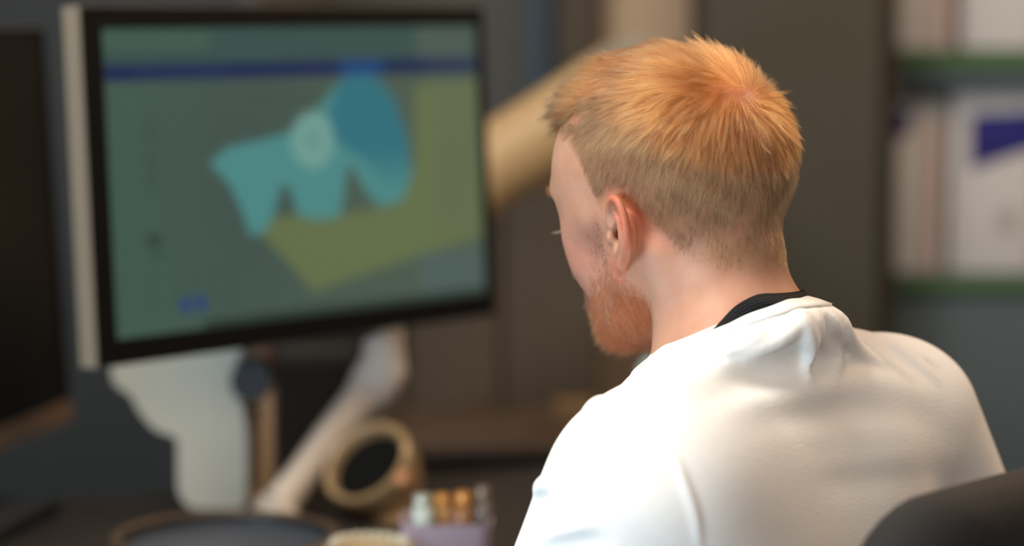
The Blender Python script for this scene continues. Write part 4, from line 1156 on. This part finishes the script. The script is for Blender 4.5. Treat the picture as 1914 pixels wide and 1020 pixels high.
# dark equipment case standing on the floor behind the desk
yq = 2.93; q0, q1 = W(492, 700, yq), W(668, 700, yq); hq = W(580, 650, yq).z
t = thing('equipment_case', 'black equipment case behind the desk between the cream stand and the suction nozzle', 'equipment case', ((q0.x+q1.x)/2, yq, 0))
wq = q1.x-q0.x
bm = bmesh.new(); add_box(bm, (0, 0.125, hq/2+0.01), (wq, 0.24, hq-0.02)); bm_obj('case_body', bm, mat('black_case_paint', lin(26, 22, 18), 0.6), t, bevel=0.006)
bm = bmesh.new(); add_box(bm, (0, 0.003, hq/2+0.01), (wq-0.02, 0.012, hq-0.05)); bm_obj('front_panel', bm, mat('black_case_front', lin(20, 17, 14), 0.7, spec=0.2), t, bevel=0.003)
for sx_ in (-1, 1):
    bm = bmesh.new(); add_box(bm, (sx_*(wq/2-0.02), 0.125, 0.006), (0.02, 0.18, 0.012)); bm_obj('foot', bm, M_cpl_, t, bevel=0.002)

# round dark tray in front
YT = 2.34
c = W(422, 1004, YT); TR = (W(640, 990, YT).x-W(204, 990, YT).x)/2
t = thing('round_tray', 'shallow round dark tray with a thin bronze rim at the bottom left', 'tray', (c.x, YT, DZ))
rim = W(422, 1000, YT).z-DZ
bm = bmesh.new(); add_lathe(bm, [(0, 0.0), (TR*0.80, 0.0), (TR*0.96, rim*0.5), (TR, rim-0.004), (TR-0.006, rim-0.004), (TR*0.94, rim*0.62), (TR*0.78, rim*0.45), (0, rim*0.45)], n=96)
bm_obj('dish', bm, mat('slate_tray', lin(66, 72, 80), 0.4), t)
bm = bmesh.new(); pr = [(TR-0.007+0.006*math.cos(a), rim-0.001+0.004*math.sin(a)) for a in np.linspace(0, 2*math.pi, 13)]; add_lathe(bm, pr, n=96)
bm_obj('rim', bm, mat('bronze_rim', lin(74, 60, 44), 0.5, metal=0.2), t)['label'] = 'thin bronze rim'

# suction nozzle: open ring mouth on a stem
YN = 2.55
nc = W(688, 862, YN)
t = thing('suction_nozzle', 'tan suction nozzle with a round dark mouth right of the white diagonal arm', 'nozzle', (W(745, 950, YN).x, YN, DZ))
def ln_(px, py, y=YN): p = W(px, py, y); return Vector((p.x-t.location.x, y-YN, p.z-DZ))
axis = Vector((-0.45, -0.60, 0.68)).normalized()
Mx = Matrix.Translation(ln_(684, 864)) @ axis.to_track_quat('Z', 'Y').to_matrix().to_4x4()
bm = bmesh.new(); add_lathe(bm, [(0.014, -0.085), (0.022, -0.08), (0.040, -0.055), (0.049, -0.030), (0.052, -0.006), (0.0525, 0.0), (0.049, 0.004), (0.0455, 0.003), (0.043, 0.0), (0.0415, -0.006), (0.038, -0.028), (0.030, -0.045), (0.016, -0.06), (0, -0.062)], Mx, 56)
M_noz = mat('tan_nozzle_plastic', lin(150, 125, 90), 0.35, coat=0.3)
bm_obj('funnel', bm, M_noz, t)
bm = bmesh.new(); add_lathe(bm, [(0.0395, -0.016), (0.0395, -0.010), (0.010, -0.012), (0, -0.012)], Mx, 40); bm_obj('mouth_shade', bm, mat('mouth_shade_black', lin(10, 11, 10), 0.8, spec=0.1), t)  # black disc standing in for the shade inside the mouth
back = ln_(684, 864)-axis*0.072
bm = bmesh.new(); add_tube(bm, [back, back+Vector((0.012, 0.01, -0.02)), Vector((0.002, 0.012, 0.05)), Vector((0, 0, 0.006))], [0.017, 0.016, 0.0145, 0.0145], 16); bm_obj('stem', bm, M_noz, t)
bm = bmesh.new(); add_lathe(bm, [(0, 0), (0.030, 0), (0.030, 0.006), (0.016, 0.012), (0, 0.012)], n=32); bm_obj('base', bm, M_noz, t)
k = ln_(756, 884); bm = bmesh.new(); add_lathe(bm, [(0, -0.008), (0.007, -0.007), (0.010, 0), (0.007, 0.007), (0, 0.008)], Matrix.Translation(k+Vector((0, -0.035, 0))), 20)  # warm highlight on the nozzle, modelled as a bright bead
bm_obj('highlight_bead', bm, mat('highlight_copper', lin(226, 160, 116), 0.3, metal=0.6), t)['label'] = 'bead standing in for a warm highlight on the nozzle'

# lilac tray with jars
YJ = 2.32
lc = W(835, 990, YJ)
M_lil = mat('lilac_plastic', lin(160, 148, 164), 0.45)
zt_ = W(835, 968, YJ).z
t = thing('lilac_container', 'lilac plastic container standing on the desk beside the seated man', 'container', (lc.x, YJ, DZ))
w_ = W(922, 980, YJ).x-W(752, 980, YJ).x; hh = zt_-DZ
bm = bmesh.new(); zr = Matrix.Rotation(0.25, 4, 'Z')
def rrect(w, d, r, n=6):
    o = []
    for cx_, cy_, a0 in ((w/2-r, d/2-r, 0), (-w/2+r, d/2-r, 90), (-w/2+r, -d/2+r, 180), (w/2-r, -d/2+r, 270)):
        for k_ in range(n+1): a = math.radians(a0+90*k_/n); o.append((cx_+r*math.cos(a), cy_+r*math.sin(a)))
    return o
rings = []
for sc_, z_ in ((0.92, 0), (1.0, hh), (0.96, hh), (0.90, hh-0.014), (0.0, hh-0.014)):
    rings.append([bm.verts.new(Vector((x*sc_, y*sc_, z_))) for x, y in rrect(w_, 0.07, 0.014)])
for A, B in zip(rings[:-1], rings[1:]):
    for i in range(len(A)): bm.faces.new((A[i], A[(i+1) % len(A)], B[(i+1) % len(A)], B[i]))
bm.faces.new(rings[0][::-1]); bmesh.ops.remove_doubles(bm, verts=bm.verts, dist=1e-5)
bm_obj('tub', bm, M_lil, t, bevel=0)
def jar(name, label, px, top, wpx, col, lidc, y, cat='jar', gl=0.0, group=None):
    x0 = W(px-wpx/2, 940, y).x; x1 = W(px+wpx/2, 940, y).x; r = (x1-x0)/2; z0 = zt_-0.013; h = W(px, top, y).z-z0
    t = thing(name, label, cat, ((x0+x1)/2, y, z0), 0, group)
    bm = bmesh.new(); add_lathe(bm, [(0, 0), (r*0.92, 0), (r, 0.003), (r, h*0.66), (r*0.72, h*0.74), (r*0.72, h*0.78), (0, h*0.78)], n=28); bm_obj('jar_body', bm, mat(name+'_glass', col, 0.2, coat=0.5), t)
    bm = bmesh.new(); add_lathe(bm, [(0, h*0.74), (r*0.84, h*0.74), (r*0.86, h*0.78), (r*0.86, h*0.97), (r*0.8, h), (0, h)], n=28); bm_obj('lid', bm, mat(name+'_lid', lidc, 0.25, metal=0.5), t)
jar('jar', 'small pale glass jar at the left end of the lilac container', 790, 925, 40, lin(186, 200, 190), lin(196, 200, 186), YJ-0.012, group='jars in the lilac container')
jar('jar', 'amber-lidded jar next to the pale glass jar', 826, 924, 36, lin(170, 130, 80), lin(226, 166, 92), YJ+0.004, group='jars in the lilac container')
jar('jar', 'second amber-lidded jar, in the middle of the lilac container', 866, 920, 38, lin(140, 96, 52), lin(220, 156, 82), YJ-0.004, group='jars in the lilac container')
jar('jar', 'greyish jar at the right end of the lilac container', 903, 910, 34, lin(110, 98, 86), lin(142, 126, 108), YJ+0.006, group='jars in the lilac container')
# plaster casting lying between tray and container
pc = W(690, 1004, 2.27)
t = thing('plaster_cast', 'small cream plaster dental cast lying between the round tray and the lilac container', 'plaster cast', (pc.x, 2.27, DZ))
zh = W(700, 992, 2.27).z-DZ
bm = bmesh.new(); pth = [(0.034*math.cos(a), 0.034*math.sin(a), zh*0.36) for a in np.linspace(-0.2, math.pi+0.2, 14)]
add_tube(bm, pth, zh*0.36, 12); bm_obj('arch', bm, mat('cream_plaster', lin(158, 138, 106), 0.8, noise=0.15, nscale=60), t)
bm = bmesh.new()
for a in np.linspace(0, math.pi, 12):
    bmesh.ops.create_uvsphere(bm, u_segments=10, v_segments=6, radius=0.0048, matrix=Matrix.Translation((0.034*math.cos(a), 0.034*math.sin(a), zh*0.74)))
bm_obj('tooth_row', bm, mat('tooth_plaster', lin(190, 186, 166), 0.7), t)

# fume extraction arm behind the monitor and the man's head
M_ex = mat('cream_extraction_tube', lin(190, 157, 112), 0.5)
YE = 3.05
ex = thing('extraction_arm', 'thick cream extraction tube slanting down behind the monitor and the head', 'extraction arm', (W(1215, 80, YE).x, YE, 0))
def le(px, py, y=YE): p = W(px, py, y); return Vector((p.x-ex.location.x, y-YE, p.z))
bm = bmesh.new(); add_tube(bm, [le(800, 400), le(930, 308), le(1050, 240), le(1180, 150)], [0.052, 0.053, 0.058, 0.056], 28); bm_obj('slanting_tube', bm, M_ex, ex)
bm = bmesh.new(); add_lathe(bm, [(0, -0.06), (0.060, -0.06), (0.062, -0.05), (0.062, 0.05), (0.060, 0.06), (0, 0.06)], Matrix.Translation(le(1180, 165)) @ Matrix.Rotation(math.pi/2, 4, 'X'), 32); bm_obj('joint', bm, mat('grey_joint', lin(150, 140, 124), 0.5), ex)
bm = bmesh.new(); add_tube(bm, [le(1180, 165)+Vector((0, 0.05, 0)), le(1200, 165, 3.4), le(1215, 160, 3.80)], 0.046, 28); bm_obj('rear_tube', bm, M_ex, ex)
bm = bmesh.new(); add_tube(bm, [le(800, 400), le(770, 440), le(755, 480)], [0.050, 0.060, 0.085], 28, cap=False); bm_obj('hood', bm, M_ex, ex)

# pale green cup behind the beard, small tan box beside it
yc = 2.75; cc = W(1240, 720, yc)
t = thing('plastic_bottle', 'pale grey-green bottle just showing between beard and shoulder', 'bottle', (cc.x, yc, DZ))
hb = W(1240, 655, yc).z-DZ
bm = bmesh.new(); add_lathe(bm, [(0, 0), (0.026, 0), (0.029, 0.004), (0.029, hb*0.84), (0.024, hb*0.92), (0.018, hb*0.94), (0, hb*0.94)], n=32); bm_obj('bottle_body', bm, mat('grey_green_plastic', lin(186, 200, 186), 0.4), t)
bm = bmesh.new(); add_lathe(bm, [(0, hb*0.93), (0.021, hb*0.93), (0.021, hb), (0, hb)], n=24); bm_obj('cap', bm, mat('bottle_cap', lin(120, 130, 120), 0.4), t)
yb_ = 3.0; bc_ = W(1075, 778, yb_)
bm = bmesh.new(); add_box(bm, (0, 0, 0.018), (0.05, 0.05, 0.036)); o = bm_obj('small_box', bm, mat('tan_card', lin(124, 96, 62), 0.6), None, bevel=0.002)
o.location = (bc_.x, yb_+0.05, ztop+0.001); tag(o, 'small tan box on the sideboard just left of the shoulder', 'box')

# ------------------------------------------------------------------ office chair
M_chair = mat('black_chair_fabric', lin(27, 24, 21), 0.85, bump=0.5, bscale=500, noise=0.1, nscale=200)
M_cpl = mat('black_chair_plastic', lin(30, 32, 34), 0.4)
crot = math.atan2(-LB[1], -LB[0])
P_l = W(1700, 985, 1.50)          # left top corner of the backrest
seatc = Vector((P_l.x, P_l.y, 0))-Vector((LB[0], LB[1], 0))*0.225
chair = thing('office_chair', 'black office chair behind the man, its backrest corner at the lower right', 'chair', (seatc.x+FB[0]*0.22, seatc.y+FB[1]*0.22, 0), crot)
# local: x to the man's right, y forward
top = P_l.z+0.012
bm = bmesh.new(); n_ = 26; rows = []
out = []
hw, r = 0.240, 0.075
prof = rrect(hw*2, 0.52, r, 8)
def bend(x, z): return -0.22+0.030*(x/hw)**2*1.0-0.0*z
F_, Bk = [], []
cz = top-0.26
import itertools
def backface(off, sc_):
    vs_ = []
    for x, z in prof: vs_.append(bm.verts.new((x*sc_, bend(x*sc_, z)+off, cz+z*(sc_+(1-sc_)*0.2))))
    return vs_
levels = [(0.000, 0.86), (0.004, 0.93), (0.014, 0.985), (0.028, 1.0), (0.044, 0.985), (0.054, 0.93), (0.058, 0.86)]
L_ = [backface(o_-0.029, s_) for o_, s_ in levels]
for A, B in zip(L_[:-1], L_[1:]):
    for i in range(len(A)): bm.faces.new((A[i], A[(i+1) % len(A)], B[(i+1) % len(A)], B[i]))
bm.faces.new(L_[0][::-1]); bm.faces.new(L_[-1])
bmesh.ops.triangulate(bm, faces=[f for f in bm.faces if len(f.verts) > 4])
bm_obj('backrest', bm, M_chair, chair)
bm = bmesh.new(); ro = rrect(0.48, 0.46, 0.09, 8); lv_ = [(0.405, 0.9), (0.412, 0.97), (0.43, 1.0), (0.445, 0.97), (0.452, 0.88)]
L_ = [[bm.verts.new((x*s_, 0.03+y*s_, z_)) for x, y in ro] for z_, s_ in lv_]
for A, B in zip(L_[:-1], L_[1:]):
    for i in range(len(A)): bm.faces.new((A[i], A[(i+1) % len(A)], B[(i+1) % len(A)], B[i]))
bm.faces.new(L_[0][::-1]); bm.faces.new(L_[-1]); bm_obj('seat', bm, M_chair, chair)
bm = bmesh.new(); add_tube(bm, [(0, -0.05, 0.39), (0, -0.24, 0.39), (0, -0.285, 0.43), (0, -0.275, 0.62)], 0.02, 14, flat=1.6); bm_obj('back_support', bm, M_cpl, chair)
bm = bmesh.new(); add_lathe(bm, [(0, 0.09), (0.028, 0.09), (0.028, 0.25), (0.018, 0.25), (0.018, 0.38), (0.07, 0.385), (0.07, 0.403), (0, 0.403)], n=24); bm_obj('gas_column', bm, M_cpl, chair)
for k_ in range(5):
    a = 2*math.pi*k_/5+0.3; e_ = Vector((math.cos(a), math.sin(a), 0))
    bm = bmesh.new(); add_tube(bm, [e_*0.02+Vector((0, 0, 0.105)), e_*0.16+Vector((0, 0, 0.09)), e_*0.30+Vector((0, 0, 0.072))], [0.026, 0.022, 0.016], 12); lg = bm_obj('leg', bm, M_cpl, chair)
    bm = bmesh.new(); add_lathe(bm, [(0, -0.022), (0.024, -0.022), (0.028, -0.016), (0.028, 0.016), (0.024, 0.022), (0, 0.022)], Matrix.Translation(e_*0.30+Vector((0, 0, 0.028))) @ Matrix.Rotation(math.pi/2, 4, Vector((e_.x, e_.y, 0))) , 24); bm_obj('caster', bm, M_cpl, lg)
